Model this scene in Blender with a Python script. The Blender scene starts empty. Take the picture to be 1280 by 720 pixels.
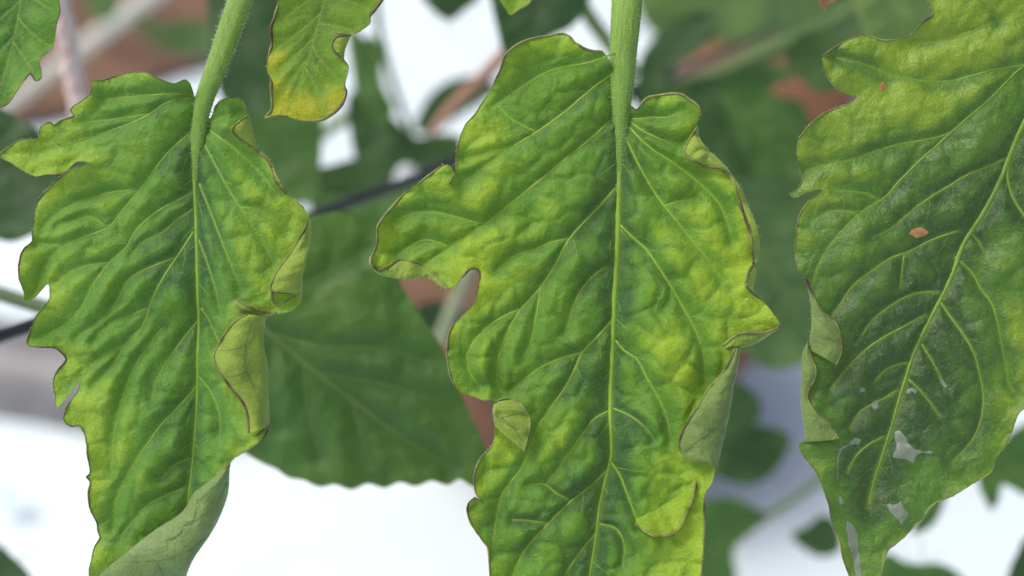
import bpy, math, random
import numpy as np
from mathutils import Vector, Matrix
from mathutils.geometry import delaunay_2d_cdt

# ------------------------------------------------------------------ camera, sky, sun, exposure
scene = bpy.context.scene
P = 1.0e-4                      # metres per leaf-plane unit (0.1 mm)
DIST = 0.178                    # camera to the plane of the hanging leaflets
PITCH = math.radians(35)
C0 = Vector((0, 0, 0.32))       # centre of the hanging leaflets, ground is z = 0
ROT = Matrix.Rotation(math.pi / 2 - PITCH, 3, 'X')

cam_data = bpy.data.cameras.new('camera')
cam = bpy.data.objects.new('camera', cam_data)
scene.collection.objects.link(cam)
cam.rotation_euler = (math.pi / 2 - PITCH, 0, 0)
cam.location = C0 + ROT @ Vector((0, 0, DIST))
cam_data.sensor_width = 36
cam_data.lens = 50.06
cam_data.clip_start = 0.005
cam_data.clip_end = 200
cam_data.dof.use_dof = True
cam_data.dof.focus_distance = DIST - 0.0012
cam_data.dof.aperture_fstop = 11.5
scene.camera = cam

SUN_EL, SUN_AZ = 60, -92       # azimuth measured from the view direction, negative = left
world = bpy.data.worlds.new('World')
scene.world = world
world.use_nodes = True
wn = world.node_tree
sky = wn.nodes.new('ShaderNodeTexSky')
sky.sky_type = 'NISHITA'
sky.sun_disc = False
sky.sun_elevation = math.radians(SUN_EL)
sky.sun_rotation = math.radians(SUN_AZ)
sky.air_density = 0.7
sky.dust_density = 6.0
sky.ozone_density = 0.4
bg = wn.nodes['Background']
bg.inputs[1].default_value = 0.15
wn.links.new(sky.outputs[0], bg.inputs[0])

sun_data = bpy.data.lights.new('sun', 'SUN')
sun_data.energy = 1.4
sun_data.angle = math.radians(28)
sun_data.color = (1.0, 0.95, 0.87)
sun = bpy.data.objects.new('sun', sun_data)
scene.collection.objects.link(sun)
sd = Vector((math.sin(math.radians(SUN_AZ)) * math.cos(math.radians(SUN_EL)),
             math.cos(math.radians(SUN_AZ)) * math.cos(math.radians(SUN_EL)),
             math.sin(math.radians(SUN_EL))))
sun.rotation_euler = sd.to_track_quat('Z', 'Y').to_euler()
sun.location = (-0.6, 0, 1.5)

scene.view_settings.view_transform = 'Standard'
scene.view_settings.look = 'None'
scene.view_settings.gamma = 1.0
scene.view_settings.use_curve_mapping = False
scene.view_settings.exposure = 0.2

# ------------------------------------------------------------------ helpers
col = scene.collection
rng = np.random.default_rng(7)
random.seed(7)


def place(px, py, depth=0.0):
    """a point at a given distance behind the plane of the leaflets"""
    s = (DIST + depth) / DIST
    return C0 + ROT @ Vector(((px - 640) * P * s, -(py - 360) * P * s, -depth))


def on_ground(px, py, z=0.0):
    a = cam.location
    d = place(px, py) - a
    return a + d * ((z - a.z) / d.z)


def mesh_obj(name, verts, faces, mat, parent=None, smooth=True):
    me = bpy.data.meshes.new(name)
    me.from_pydata([tuple(v) for v in verts], [], [tuple(f) for f in faces])
    if smooth:
        me.polygons.foreach_set('use_smooth', [True] * len(me.polygons))
    me.materials.append(mat)
    o = bpy.data.objects.new(name, me)
    col.objects.link(o)
    o.parent = parent
    return o


def tag(o, label=None, cat=None, group=None, kind=None):
    if label: o['label'] = label
    if cat: o['category'] = cat
    if group: o['group'] = group
    if kind: o['kind'] = kind
    return o


def lattice(n=64, seed=0):
    return np.random.default_rng(seed).uniform(-1, 1, (n, n))


_lat = [lattice(64, i) for i in range(12)]


def noise2(x, y, scale, seed=0):
    L = _lat[seed % 12]
    u = x / scale + 17.3 * seed
    v = y / scale + 9.1 * seed
    i = np.floor(u).astype(int); j = np.floor(v).astype(int)
    f = u - i; g = v - j
    f = f * f * f * (f * (6 * f - 15) + 10); g = g * g * g * (g * (6 * g - 15) + 10)
    a = L[i % 64, j % 64]; b = L[(i + 1) % 64, j % 64]
    c = L[i % 64, (j + 1) % 64]; d = L[(i + 1) % 64, (j + 1) % 64]
    return a * (1 - f) * (1 - g) + b * f * (1 - g) + c * (1 - f) * g + d * f * g


def worley(x, y, cell, seed=0):
    """second minus first nearest-point distance of a jittered lattice, in units"""
    g = np.random.default_rng(seed + 90)
    J = g.uniform(.08, .92, (64, 64, 2))
    u = x / cell; v = y / cell
    i = np.floor(u).astype(int); j = np.floor(v).astype(int)
    f1 = np.full(len(x), 9.); f2 = np.full(len(x), 9.)
    for a in (-1, 0, 1):
        for b in (-1, 0, 1):
            q = J[(i + a) % 64, (j + b) % 64]
            d = np.hypot(i + a + q[:, 0] - u, j + b + q[:, 1] - v)
            m = d < f1
            f2 = np.where(m, f1, np.minimum(f2, d)); f1 = np.where(m, d, f1)
    return (f2 - f1) * cell


def spline(pts, step=3.0, closed=False):
    """centripetal Catmull-Rom through the points, resampled about every step units"""
    p = [np.array(q, float) for q in pts]
    n = len(p)
    if n == 2 and not closed:
        m = max(2, int(np.linalg.norm(p[1] - p[0]) / step) + 1)
        return np.array([p[0] + (p[1] - p[0]) * t for t in np.linspace(0, 1, m)])
    out = []
    rngi = range(n if closed else n - 1)
    for i in rngi:
        if closed:
            p0, p1, p2, p3 = p[(i - 1) % n], p[i], p[(i + 1) % n], p[(i + 2) % n]
        else:
            p1, p2 = p[i], p[i + 1]
            p0 = p[i - 1] if i > 0 else 2 * p1 - p2
            p3 = p[i + 2] if i + 2 < n else 2 * p2 - p1
        d1 = max(np.linalg.norm(p1 - p0), 1e-6) ** .5
        d2 = max(np.linalg.norm(p2 - p1), 1e-6) ** .5
        d3 = max(np.linalg.norm(p3 - p2), 1e-6) ** .5
        m1 = (p2 - p1) + d2 * ((p1 - p0) / d1 - (p2 - p0) / (d1 + d2))
        m2 = (p2 - p1) + d2 * ((p3 - p2) / d3 - (p3 - p1) / (d2 + d3))
        k = max(1, int(np.linalg.norm(p2 - p1) / step))
        for t in np.arange(k) / k:
            out.append((2*t**3 - 3*t**2 + 1) * p1 + (t**3 - 2*t**2 + t) * m1 + (-2*t**3 + 3*t**2) * p2 + (t**3 - t**2) * m2)
    if not closed:
        out.append(p[-1])
    return np.array(out)


def resample(pl, n):
    d = np.r_[0, np.cumsum(np.linalg.norm(np.diff(pl, axis=0), axis=1))]
    t = np.linspace(0, d[-1], n)
    return np.stack([np.interp(t, d, pl[:, k]) for k in range(pl.shape[1])], 1)


def seg_dist(x, y, A, B):
    """smallest distance of points to segments A-B, and index of the nearest one"""
    A = np.asarray(A, float); B = np.asarray(B, float)
    if len(x) * len(A) < 3e6:
        D = B - A
        L = (D ** 2).sum(1) + 1e-9
        px = x[:, None] - A[None, :, 0]; py = y[:, None] - A[None, :, 1]
        t = np.clip((px * D[:, 0] + py * D[:, 1]) / L, 0, 1)
        d = (px - t * D[:, 0]) ** 2 + (py - t * D[:, 1]) ** 2
        k = d.argmin(1)
        return np.sqrt(d[np.arange(len(x)), k]), k
    best = np.full(len(x), 1e9); idx = np.zeros(len(x), int)
    for k in range(len(A)):
        ax, ay = A[k]; bx, by = B[k]
        dx, dy = bx - ax, by - ay
        L = dx * dx + dy * dy + 1e-9
        t = np.clip(((x - ax) * dx + (y - ay) * dy) / L, 0, 1)
        d = np.hypot(x - ax - t * dx, y - ay - t * dy)
        m = d < best
        best[m] = d[m]; idx[m] = k
    return best, idx


def inside(x, y, poly):
    r = np.zeros(len(x), bool)
    n = len(poly)
    j = n - 1
    for i in range(n):
        xi, yi = poly[i]; xj, yj = poly[j]
        if yi != yj:
            c = ((yi > y) != (yj > y)) & (x < (xj - xi) * (y - yi) / (yj - yi) + xi)
            r ^= c
        j = i
    return r


def tube_geo(pts, radii, sides=8, flat=1.0, cap=True):
    """verts, faces and outward normals of a tapered tube"""
    pts = np.asarray(pts, float)
    n = len(pts)
    radii = np.interp(np.linspace(0, 1, n), np.linspace(0, 1, len(radii)), radii)
    V, F, N = [], [], []
    tang = np.gradient(pts, axis=0)
    tang /= np.linalg.norm(tang, axis=1)[:, None] + 1e-12
    up = np.array((0, 0, 1.0))
    if abs(tang[0] @ up) > .9: up = np.array((0, 1.0, 0))
    for i in range(n):
        s = np.cross(tang[i], up); s /= np.linalg.norm(s) + 1e-12
        u = np.cross(s, tang[i])
        for k in range(sides):
            a = 2 * math.pi * k / sides
            nr = s * math.cos(a) + u * math.sin(a) * flat
            V.append(pts[i] + nr * radii[i]); N.append(nr)
    for i in range(n - 1):
        for k in range(sides):
            k2 = (k + 1) % sides
            F.append((i * sides + k, i * sides + k2, (i + 1) * sides + k2, (i + 1) * sides + k))
    if cap:
        F.append(tuple(range(sides))[::-1]); F.append(tuple((n - 1) * sides + k for k in range(sides)))
    return np.array(V), F, np.array(N)


# ------------------------------------------------------------------ materials
class NT:
    def __init__(self, name):
        self.m = bpy.data.materials.new(name); self.m.use_nodes = True
        self.t = self.m.node_tree; self.n = self.t.nodes
        self.b = self.n['Principled BSDF']; self.out = self.n['Material Output']
    def new(self, k, **kw):
        o = self.n.new(k)
        for a, v in kw.items(): setattr(o, a, v)
        return o
    def link(self, a, b): self.t.links.new(a, b)
    def val(self, sock, v):
        if hasattr(v, 'links') or isinstance(v, bpy.types.NodeSocket): self.link(v, sock)
        else: sock.default_value = v
    def math(self, op, a, b=0.0, clamp=False):
        o = self.new('ShaderNodeMath', operation=op, use_clamp=clamp)
        self.val(o.inputs[0], a); self.val(o.inputs[1], b)
        return o.outputs[0]
    def rng(self, v, a, b, c=0.0, d=1.0):
        o = self.new('ShaderNodeMapRange', interpolation_type='SMOOTHSTEP')
        self.val(o.inputs[0], v)
        for i, q in enumerate((a, b, c, d)): o.inputs[i + 1].default_value = q
        return o.outputs[0]
    def mix(self, f, a, b, mode='MIX'):
        o = self.new('ShaderNodeMix', data_type='RGBA', blend_type=mode)
        self.val(o.inputs[0], f)
        for s, v in ((o.inputs[6], a), (o.inputs[7], b)):
            if isinstance(v, tuple): s.default_value = (*v, 1)
            else: self.link(v, s)
        return o.outputs[2]
    def coords(self, scale=(1, 1, 1), warp=0.0, wscale=200):
        tc = self.new('ShaderNodeTexCoord')
        mp = self.new('ShaderNodeMapping')
        mp.inputs['Scale'].default_value = scale
        src = tc.outputs['Object']
        if warp:
            nz = self.noise(src, wscale, 2, out='Color')
            vs = self.new('ShaderNodeVectorMath', operation='SUBTRACT'); self.link(nz, vs.inputs[0]); vs.inputs[1].default_value = (.5, .5, .5)
            vm = self.new('ShaderNodeVectorMath', operation='SCALE'); self.link(vs.outputs[0], vm.inputs[0]); vm.inputs[3].default_value = warp
            va = self.new('ShaderNodeVectorMath', operation='ADD'); self.link(src, va.inputs[0]); self.link(vm.outputs[0], va.inputs[1])
            src = va.outputs[0]
        self.link(src, mp.inputs[0])
        return mp.outputs[0]
    def noise(self, vec, scale, detail=3, rough=.55, out='Fac'):
        o = self.new('ShaderNodeTexNoise')
        if vec is not None: self.link(vec, o.inputs['Vector'])
        o.inputs['Scale'].default_value = scale; o.inputs['Detail'].default_value = detail
        o.inputs['Roughness'].default_value = rough
        return o.outputs[out]
    def voro(self, vec, scale, feature='DISTANCE_TO_EDGE'):
        o = self.new('ShaderNodeTexVoronoi', feature=feature)
        self.link(vec, o.inputs['Vector']); o.inputs['Scale'].default_value = scale
        return o.outputs['Distance']
    def bump(self, h, dist, strength=1.0, prev=None):
        o = self.new('ShaderNodeBump')
        o.inputs['Strength'].default_value = strength; o.inputs['Distance'].default_value = dist
        self.link(h, o.inputs['Height'])
        if prev is not None: self.link(prev, o.inputs['Normal'])
        return o.outputs[0]


def leaf_material(name, dark, mid, yellow, vein, margin, trans=.28, rough=.54, spec=.36, relief=1.0, fine=True):
    t = NT(name)
    at = t.new('ShaderNodeAttribute', attribute_name='leafdata')
    sp = t.new('ShaderNodeSeparateColor'); t.link(at.outputs['Color'], sp.inputs[0])
    vcl, chl, edg = sp.outputs[0], sp.outputs[1], sp.outputs[2]
    v = t.coords(warp=.0009, wscale=420)
    cells = t.voro(v, 520)           # veinlet network, cells of about 2 mm
    small = t.voro(v, 1500)
    big = t.noise(v, 130, 4, .6)
    med = t.noise(v, 520, 4, .65)
    grain = t.noise(v, 5200, 2, .6)
    g = t.math('ADD', chl, t.math('MULTIPLY', t.math('SUBTRACT', big, .5), .55))
    g = t.math('ADD', g, t.math('MULTIPLY', t.math('SUBTRACT', med, .5), .30))
    c = t.mix(t.rng(g, .0, .5), dark, mid)
    c = t.mix(t.rng(g, .5, 1.05), c, yellow)
    net = t.rng(cells, .0, .10, 1, 0)
    net2 = t.rng(small, .0, .10, 1, 0)
    c = t.mix(t.math('MULTIPLY', net, .06), c, vein)
    c = t.mix(t.math('MULTIPLY', net2, .04), c, vein)
    c = t.mix(t.math('MULTIPLY', vcl, .42), c, vein)
    gr = t.rng(grain, .3, .72, .86, 1.16)
    cm = t.new('ShaderNodeCombineColor')
    for i in range(3): t.link(gr, cm.inputs[i])
    c = t.mix(1.0, c, cm.outputs[0], 'MULTIPLY')
    # scorched margin and small brown flecks
    e = t.math('MULTIPLY', t.rng(t.math('ADD', edg, t.math('MULTIPLY', t.math('SUBTRACT', big, .5), 2.2)), .72, 1.05), .6)
    c = t.mix(e, c, margin)
    fl = t.math('MULTIPLY', t.rng(t.noise(v, 330, 2, .5), .735, .80), .5)
    c = t.mix(fl, c, (.09, .055, .02))
    t.link(c, t.b.inputs['Base Color'])
    t.val(t.b.inputs['Roughness'], t.rng(med, .3, .7, rough - .08, rough + .14))
    t.b.inputs['Specular IOR Level'].default_value = spec
    t.b.inputs['Sheen Weight'].default_value = .22
    t.b.inputs['Sheen Roughness'].default_value = .45
    t.b.inputs['Sheen Tint'].default_value = (.85, .95, 1, 1)
    h = t.math('ADD', t.rng(cells, 0, .22), t.math('MULTIPLY', t.rng(small, 0, .3), .45))
    nb = t.bump(h, .00016 * relief, .22)
    nb = t.bump(t.noise(v, 1900, 3, .6), .00022 * relief, .5, nb)
    if fine:
        nb = t.bump(grain, .00009 * relief, 1.0, nb)
    t.link(nb, t.b.inputs['Normal'])
    tr = t.new('ShaderNodeBsdfTranslucent')
    tc = t.mix(.6, c, yellow)
    t.link(tc, tr.inputs[0]); t.link(nb, tr.inputs['Normal'])
    mx = t.new('ShaderNodeMixShader'); mx.inputs[0].default_value = trans
    t.link(t.b.outputs[0], mx.inputs[1]); t.link(tr.outputs[0], mx.inputs[2])
    t.link(mx.outputs[0], t.out.inputs[0])
    return t.m


def simple(name, base, var=None, scale=300, rough=.5, bump=0.0, stretch=(1, 1, 1), spec=.4, detail=4, bscale=None, coat=0):
    t = NT(name)
    v = t.coords(scale=stretch)
    n = t.noise(v, scale, detail, .6)
    c = t.mix(t.rng(n, .3, .7), base, var or tuple(x * .7 for x in base))
    t.link(c, t.b.inputs['Base Color'])
    t.b.inputs['Roughness'].default_value = rough
    t.b.inputs['Specular IOR Level'].default_value = spec
    t.b.inputs['Coat Weight'].default_value = coat
    if bump:
        t.link(t.bump(t.noise(v, bscale or scale * 3, 4, .6), bump), t.b.inputs['Normal'])
    return t.m


VEIN = (.26, .40, .05)
BROWN = (.075, .040, .035)
M_A = leaf_material('leaf_upper_yellowing', (.018, .092, .028), (.085, .238, .026), (.25, .41, .030), VEIN, BROWN)
M_B = leaf_material('leaf_upper_mottled', (.014, .080, .025), (.086, .232, .020), (.285, .435, .024), VEIN, BROWN, rough=.52)
M_C = leaf_material('leaf_upper_dark', (.009, .048, .016), (.052, .150, .018), (.20, .315, .022), VEIN, BROWN, rough=.38, spec=.5)
M_D = leaf_material('leaf_upper_yellow_tip', (.03, .11, .02), (.11, .26, .018), (.38, .41, .02), VEIN, BROWN)
M_U = leaf_material('leaf_underside', (.125, .215, .028), (.195, .30, .042), (.28, .39, .055), (.16, .24, .045), (.11, .06, .06), trans=.2, rough=.6, spec=.3)
M_UM = leaf_material('leaf_underside_dull', (.11, .19, .05), (.17, .26, .072), (.23, .32, .085), (.14, .21, .06), (.11, .06, .06), trans=.2, rough=.6, spec=.3)
M_UG = leaf_material('leaf_underside_grey', (.10, .19, .05), (.16, .265, .075), (.22, .33, .09), (.09, .19, .025), (.11, .06, .06), trans=.15, rough=.5, spec=.5)
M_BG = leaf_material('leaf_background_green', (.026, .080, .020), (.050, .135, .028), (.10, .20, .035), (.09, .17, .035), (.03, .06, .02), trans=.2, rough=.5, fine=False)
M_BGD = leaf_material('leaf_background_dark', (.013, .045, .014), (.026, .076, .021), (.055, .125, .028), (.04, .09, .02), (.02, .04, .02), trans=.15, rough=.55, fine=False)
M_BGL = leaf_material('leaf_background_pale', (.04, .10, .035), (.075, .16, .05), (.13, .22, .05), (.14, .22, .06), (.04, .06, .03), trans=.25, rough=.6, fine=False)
M_DRY = leaf_material('leaf_dry', (.22, .10, .04), (.32, .17, .07), (.40, .26, .12), (.4, .3, .2), (.2, .1, .05), fine=False)
M_VEIN = simple('vein_pale_green', (.19, .355, .026), (.25, .40, .04), 900, .42, .00004)
M_VEIN_C = simple('vein_green', (.12, .26, .025), (.17, .30, .035), 900, .42, .00004)
M_VEIN_A = simple('vein_soft_green', (.15, .315, .026), (.20, .36, .035), 900, .42, .00004)
M_VLET = simple('veinlet_green', (.13, .29, .022), (.18, .34, .03), 900, .5)
M_VLET_C = simple('veinlet_dark_green', (.07, .17, .02), (.10, .21, .025), 900, .5)
M_STEM = simple('stem_green', (.135, .28, .028), (.19, .34, .05), 800, .5, .00012, (3.0, .45, 3.0), bscale=2600)
M_MARGIN = simple('margin_scorched', (.065, .034, .032), (.20, .25, .06), 330, .65, .00005)
M_MARGIN_L = simple('margin_pale_scorched', (.11, .085, .055), (.24, .30, .07), 420, .65, .00005)
M_UVEIN = simple('vein_purple_brown', (.13, .13, .05), (.16, .20, .06), 900, .6)
M_HAIR = simple('plant_hair', (.40, .52, .32), (.5, .6, .42), 500, .35)
M_RESIDUE = simple('dried_film', (.13, .18, .12), (.21, .25, .18), 2500, .35, .00004)
def film_material():
    t = NT('dried_film_translucent')
    at = t.new('ShaderNodeAttribute', attribute_name='leafdata')
    sp = t.new('ShaderNodeSeparateColor'); t.link(at.outputs['Color'], sp.inputs[0])
    v = t.coords(warp=.0006, wscale=900)
    n = t.noise(v, 1700, 4, .65)
    a = t.math('MULTIPLY', t.rng(t.math('ADD', sp.outputs[0], t.math('SUBTRACT', n, .5)), .1, .7), .72)
    t.link(a, t.b.inputs['Alpha'])
    t.link(t.mix(n, (.16, .21, .155), (.29, .335, .275)), t.b.inputs['Base Color'])
    t.b.inputs['Roughness'].default_value = .28
    t.link(t.bump(n, .00008, .8), t.b.inputs['Normal'])
    return t.m
M_RESIDUE = film_material()
M_SPOT = simple('brown_lesion', (.34, .14, .045), (.46, .27, .12), 1500, .7)


# ------------------------------------------------------------------ a leaf with its veins, rolled edges and scorched margin
class Leaf:
    def __init__(self, name, label, cat, mat, segs, base, depth=0.0, veins=(), spacing=3.0, group=None,
                 quilt=8, lam=13, trough=10, wave=5, droop=14, chl=.5, blobs=(), edge_yellow=.15, tilt=(0, 0), bend=0,
                 seed=0, vein_mat=None, tufts=None, bumps=1.0, gauss=(), veinal=.34, blister=0.0, mid_dark=.0, edge_up=0.0):
        self.depth = depth
        self.s = P * (DIST + depth) / DIST
        self.base = base
        self.seed = seed
        self.par = (quilt, lam, trough, wave, droop, tilt, bend, bumps, blister, edge_up)
        self.gauss = gauss
        root = bpy.data.objects.new(name, None)
        col.objects.link(root)
        root.empty_display_size = .005
        root.location = place(*base, depth)
        root.rotation_euler = cam.rotation_euler
        tag(root, label, cat, group)
        self.root = root
        # outline
        pts, flags = [], []
        for style, sp in segs:
            for q in sp:
                pts.append(q); flags.append(style)
        self.outline = spline(pts, spacing * 1.0, closed=True)
        self.segs = segs
        # veins: (width at root, width at tip, points)
        self.veins = []
        for w0, w1, vp in veins:
            self.veins.append((w0, w1, spline(vp, 6.0)))
        A, B, W = [], [], []
        for w0, w1, vp in self.veins:
            for a, b in zip(vp[:-1], vp[1:]):
                A.append(a); B.append(b); W.append(w0)
        self.vA, self.vB, self.vW = A, B, W
        self.oA = self.outline[::2]; self.oB = np.roll(self.oA, -1, 0)
        # triangulate
        o = self.outline
        x0, y0 = o.min(0); x1, y1 = o.max(0)
        gx, gy = [], []
        row = 0
        y = y0
        while y < y1:
            xs = np.arange(x0 + (spacing / 2 if row % 2 else 0), x1, spacing)
            gx.append(xs); gy.append(np.full(len(xs), y))
            y += spacing * .866; row += 1
        gx = np.concatenate(gx); gy = np.concatenate(gy)
        gx = gx + rng.uniform(-.2, .2, len(gx)) * spacing; gy = gy + rng.uniform(-.2, .2, len(gy)) * spacing
        m = inside(gx, gy, o)
        gx, gy = gx[m], gy[m]
        de, _ = seg_dist(gx, gy, self.oA, self.oB)
        m = de > spacing * .55
        gx, gy = gx[m], gy[m]
        vpts = np.zeros((0, 2))
        if self.veins:
            vpts = np.concatenate([resample(vp, max(3, int(len(vp) * 6 / spacing))) for _, _, vp in self.veins])
            ok = inside(vpts[:, 0], vpts[:, 1], o); vpts = vpts[ok]
            de, _ = seg_dist(vpts[:, 0], vpts[:, 1], self.oA, self.oB); vpts = vpts[de > spacing * .6]
            dv, _ = seg_dist(gx, gy, A, B)
            keep = dv > spacing * .5
            gx, gy = gx[keep], gy[keep]
        allp = np.concatenate([o, vpts, np.stack([gx, gy], 1)])
        n = len(o)
        r = delaunay_2d_cdt([Vector(q) for q in allp], [(i, (i + 1) % n) for i in range(n)], [list(range(n))], 1, 1e-4)
        vv = np.array([(q.x, q.y) for q in r[0]])
        faces = r[2]
        # keep only triangles inside the outline
        fc = np.array([vv[list(f)].mean(0) for f in faces])
        keep = inside(fc[:, 0], fc[:, 1], o)
        faces = [tuple(reversed(f)) for f, k in zip(faces, keep) if k]
        h = self.H(vv[:, 0], vv[:, 1])
        V = self.loc(vv[:, 0], vv[:, 1], h)
        fa = faces[0]
        nrm = np.cross(V[fa[1]] - V[fa[0]], V[fa[2]] - V[fa[0]])
        if nrm[2] < 0: faces = [tuple(reversed(f)) for f in faces]
        blade = mesh_obj('blade', V, faces, mat, root)
        self.blade = blade
        x, y = vv[:, 0], vv[:, 1]
        vc = np.zeros(len(x))
        if A:
            dv, iv = seg_dist(x, y, A, B)
            w = np.array(W)[iv]
            vc = np.exp(-(dv / (1.0 + w * .45)) ** 2)
        de, _ = seg_dist(x, y, self.oA, self.oB)
        g = np.full(len(x), float(chl)) + edge_yellow * np.exp(-de / 35.)
        if A and mid_dark:
            nm = len(self.veins[0][2]) - 1
            dm, _ = seg_dist(x, y, A[:nm], B[:nm])
            g -= mid_dark * np.exp(-(dm / 38.) ** 2) * (1 + .5 * noise2(x, y, 45, seed + 3))
        if blister:
            bx = x + 7 * noise2(x, y, 24, seed + 10); by = y + 7 * noise2(y, x, 24, seed + 11)
            e_ = worley(bx * .8 + by * .25, by * .95 - bx * .2, 33, seed)
            g += .14 * (.4 - np.exp(-(e_ / 7.) ** 1.5))
        if A:
            # darker tissue along the veins, paler blisters between them
            g += veinal * (.45 - np.exp(-(dv / (9 + w * 2.2)) ** 2)) * (1 + .6 * noise2(x, y, 33, seed + 9))
        for bx, by, br, ba in blobs:
            g += ba * np.exp(-((x - bx) ** 2 + (y - by) ** 2) / (br * br))
        e = np.exp(-de / 3.2)
        self.set_data(blade, vc, g, e)
        vm = vein_mat or M_VEIN
        for i, (w0, w1, vp) in enumerate(self.veins):
            hh = self.H(vp[:, 0], vp[:, 1])
            q = self.loc(vp[:, 0], vp[:, 1], hh + .02 * w0)
            tv, tf, _ = tube_geo(q, [w0 * .66 * self.s, (w0 * .46 + w1 * .25) * self.s, w1 * .4 * self.s], 8, .5)
            mesh_obj('midrib' if i == 0 else 'vein', tv, tf, vm, root)

    def set_data(self, o, r, g, b):
        n = len(o.data.vertices)
        a = o.data.color_attributes.new('leafdata', 'FLOAT_COLOR', 'POINT')
        d = np.ones((n, 4), np.float32)
        d[:, 0] = r; d[:, 1] = g; d[:, 2] = b
        a.data.foreach_set('color', d.ravel())

    def loc(self, x, y, z):
        return np.stack([(x - self.base[0]) * self.s, -(y - self.base[1]) * self.s, z * self.s], 1)

    def H(self, x, y):
        x = np.asarray(x, float); y = np.asarray(y, float)
        quilt, lam, trough, wave, droop, tilt, bend, bumps, blister, edge_up = self.par
        sd = self.seed
        h = np.zeros(len(x))
        cx, cy = self.outline.mean(0)
        wx = self.outline[:, 0].max() - self.outline[:, 0].min()
        if self.vA:
            dv, _ = seg_dist(x, y, self.vA, self.vB)
            amp = quilt * (1 + .5 * noise2(x, y, 60, sd + 1) + .55 * noise2(x, y, 26, sd + 3))
            h += amp * (1 - np.exp(-(dv / lam) ** 1.6))
            nm = len(self.veins[0][2]) - 1
            dm, _ = seg_dist(x, y, self.vA[:nm], self.vB[:nm])
            h += trough * (1 - np.exp(-(dm / 34) ** 2))
            h -= droop * (dm / (wx * .5)) ** 2
            soft = 1 - np.exp(-(dv / 7) ** 2)
        else:
            h -= droop * ((x - cx) / (wx * .5)) ** 2
            soft = 1
        if blister:
            bx = x + 7 * noise2(x, y, 24, sd + 10); by = y + 7 * noise2(y, x, 24, sd + 11)
            e = worley(bx * .8 + by * .25, by * .95 - bx * .2, 33, sd)
            e2 = worley(bx, by, 13, sd + 1)
            h += blister * (1 - np.exp(-(e / 8.) ** 1.5)) * soft * (1 + .5 * noise2(x, y, 50, sd + 7))
            h += blister * .26 * (1 - np.exp(-(e2 / 4.) ** 1.5)) * soft
        h += bumps * (3.2 * noise2(x, y, 42, sd + 2) + soft * (2.1 * noise2(x, y, 19, sd + 5) + .6 * noise2(x, y, 9, sd + 6)))
        de, io = seg_dist(x, y, self.oA, self.oB)
        ph = io * 6.0
        h += wave * np.exp(-de / 16) * (np.sin(ph / 21. + sd) + .6 * np.sin(ph / 9.3 + 2 * sd))
        h += edge_up * np.exp(-de / 9) * (.35 + 1.1 * noise2(x, y, 38, sd + 4))
        h += tilt[0] * (x - cx) + tilt[1] * (y - cy)
        h -= bend * ((y - cy) / 300.) ** 2
        for gx, gy, gr, ga in self.gauss:
            h += ga * np.exp(-((x - gx) ** 2 + (y - gy) ** 2) / (gr * gr))
        return h

    def margin(self, pts, w=1.3, mat=None, lift=.3, name='margin'):
        p = spline(pts, 3.0)
        h = self.H(p[:, 0], p[:, 1]) + lift
        ww = np.clip(.75 + 1.0 * noise2(p[:, 0], p[:, 1], 30, self.seed + 7) + .4 * noise2(p[:, 0], p[:, 1], 9, self.seed + 6), .22, 1.35)
        tv, tf, _ = tube_geo(self.loc(p[:, 0], p[:, 1], h), list(w * ww * self.s), 6, 1.0)
        return mesh_obj(name, tv, tf, mat or M_MARGIN, self.root)

    def flap(self, fold, free, rise=9, lift=5, mat=None, chl=.5, edge=True, w=1.5, veins=(), n=46, m=18, phimax=2.45, edge_mat=None, curl=0):
        F = resample(spline(fold, 3), n); E = resample(spline(free, 3), n)
        hF = self.H(F[:, 0], F[:, 1]); hE = self.H(E[:, 0], E[:, 1]) + lift
        L = np.linalg.norm(E - F, axis=1)
        grid = np.zeros((n, m, 3))
        for j in range(m):
            s = j / (m - 1)
            phi = s * phimax
            k = (1 - math.cos(phi)) / (1 - math.cos(phimax))
            xy = F + (E - F) * k
            hb = self.H(xy[:, 0], xy[:, 1])
            z = hF * (1 - k) + hE * k
            if j: z = np.maximum(z, hb + lift * min(1, k * 2) * .8)
            z = z + rise * 1.35 * np.sin(phi) * np.clip(L / 25, .12, 1.0) / 1.0
            z += (k > .1) * .9 * noise2(xy[:, 0], xy[:, 1], 11, self.seed + 8) * np.clip(L / 20, 0, 1)
            grid[:, j, :2] = xy; grid[:, j, 2] = z
        V = self.loc(grid[..., 0].ravel(), grid[..., 1].ravel(), grid[..., 2].ravel())
        faces = []
        for i in range(n - 1):
            for j in range(m - 1):
                faces.append((i * m + j, (i + 1) * m + j, (i + 1) * m + j + 1, i * m + j + 1))
        o = mesh_obj('rolled_edge', V, faces, mat or M_U, self.root)
        ss = np.tile(np.linspace(0, 1, m), n)
        LL = np.repeat(L, m)
        self.set_data(o, np.zeros(n * m), np.full(n * m, chl), np.exp(-(1 - ss) * LL / 3.))
        G = V.reshape(n, m, 3)
        if edge:
            q = G[:, -1].copy(); q[:, 2] += .2 * self.s
            ww = np.abs(noise2(grid[:, -1, 0], grid[:, -1, 1], 9, self.seed + 7)) * .6 + .7
            tv, tf, _ = tube_geo(q, list(w * ww * self.s), 6)
            mesh_obj('margin', tv, tf, edge_mat or M_MARGIN, o)
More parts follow.
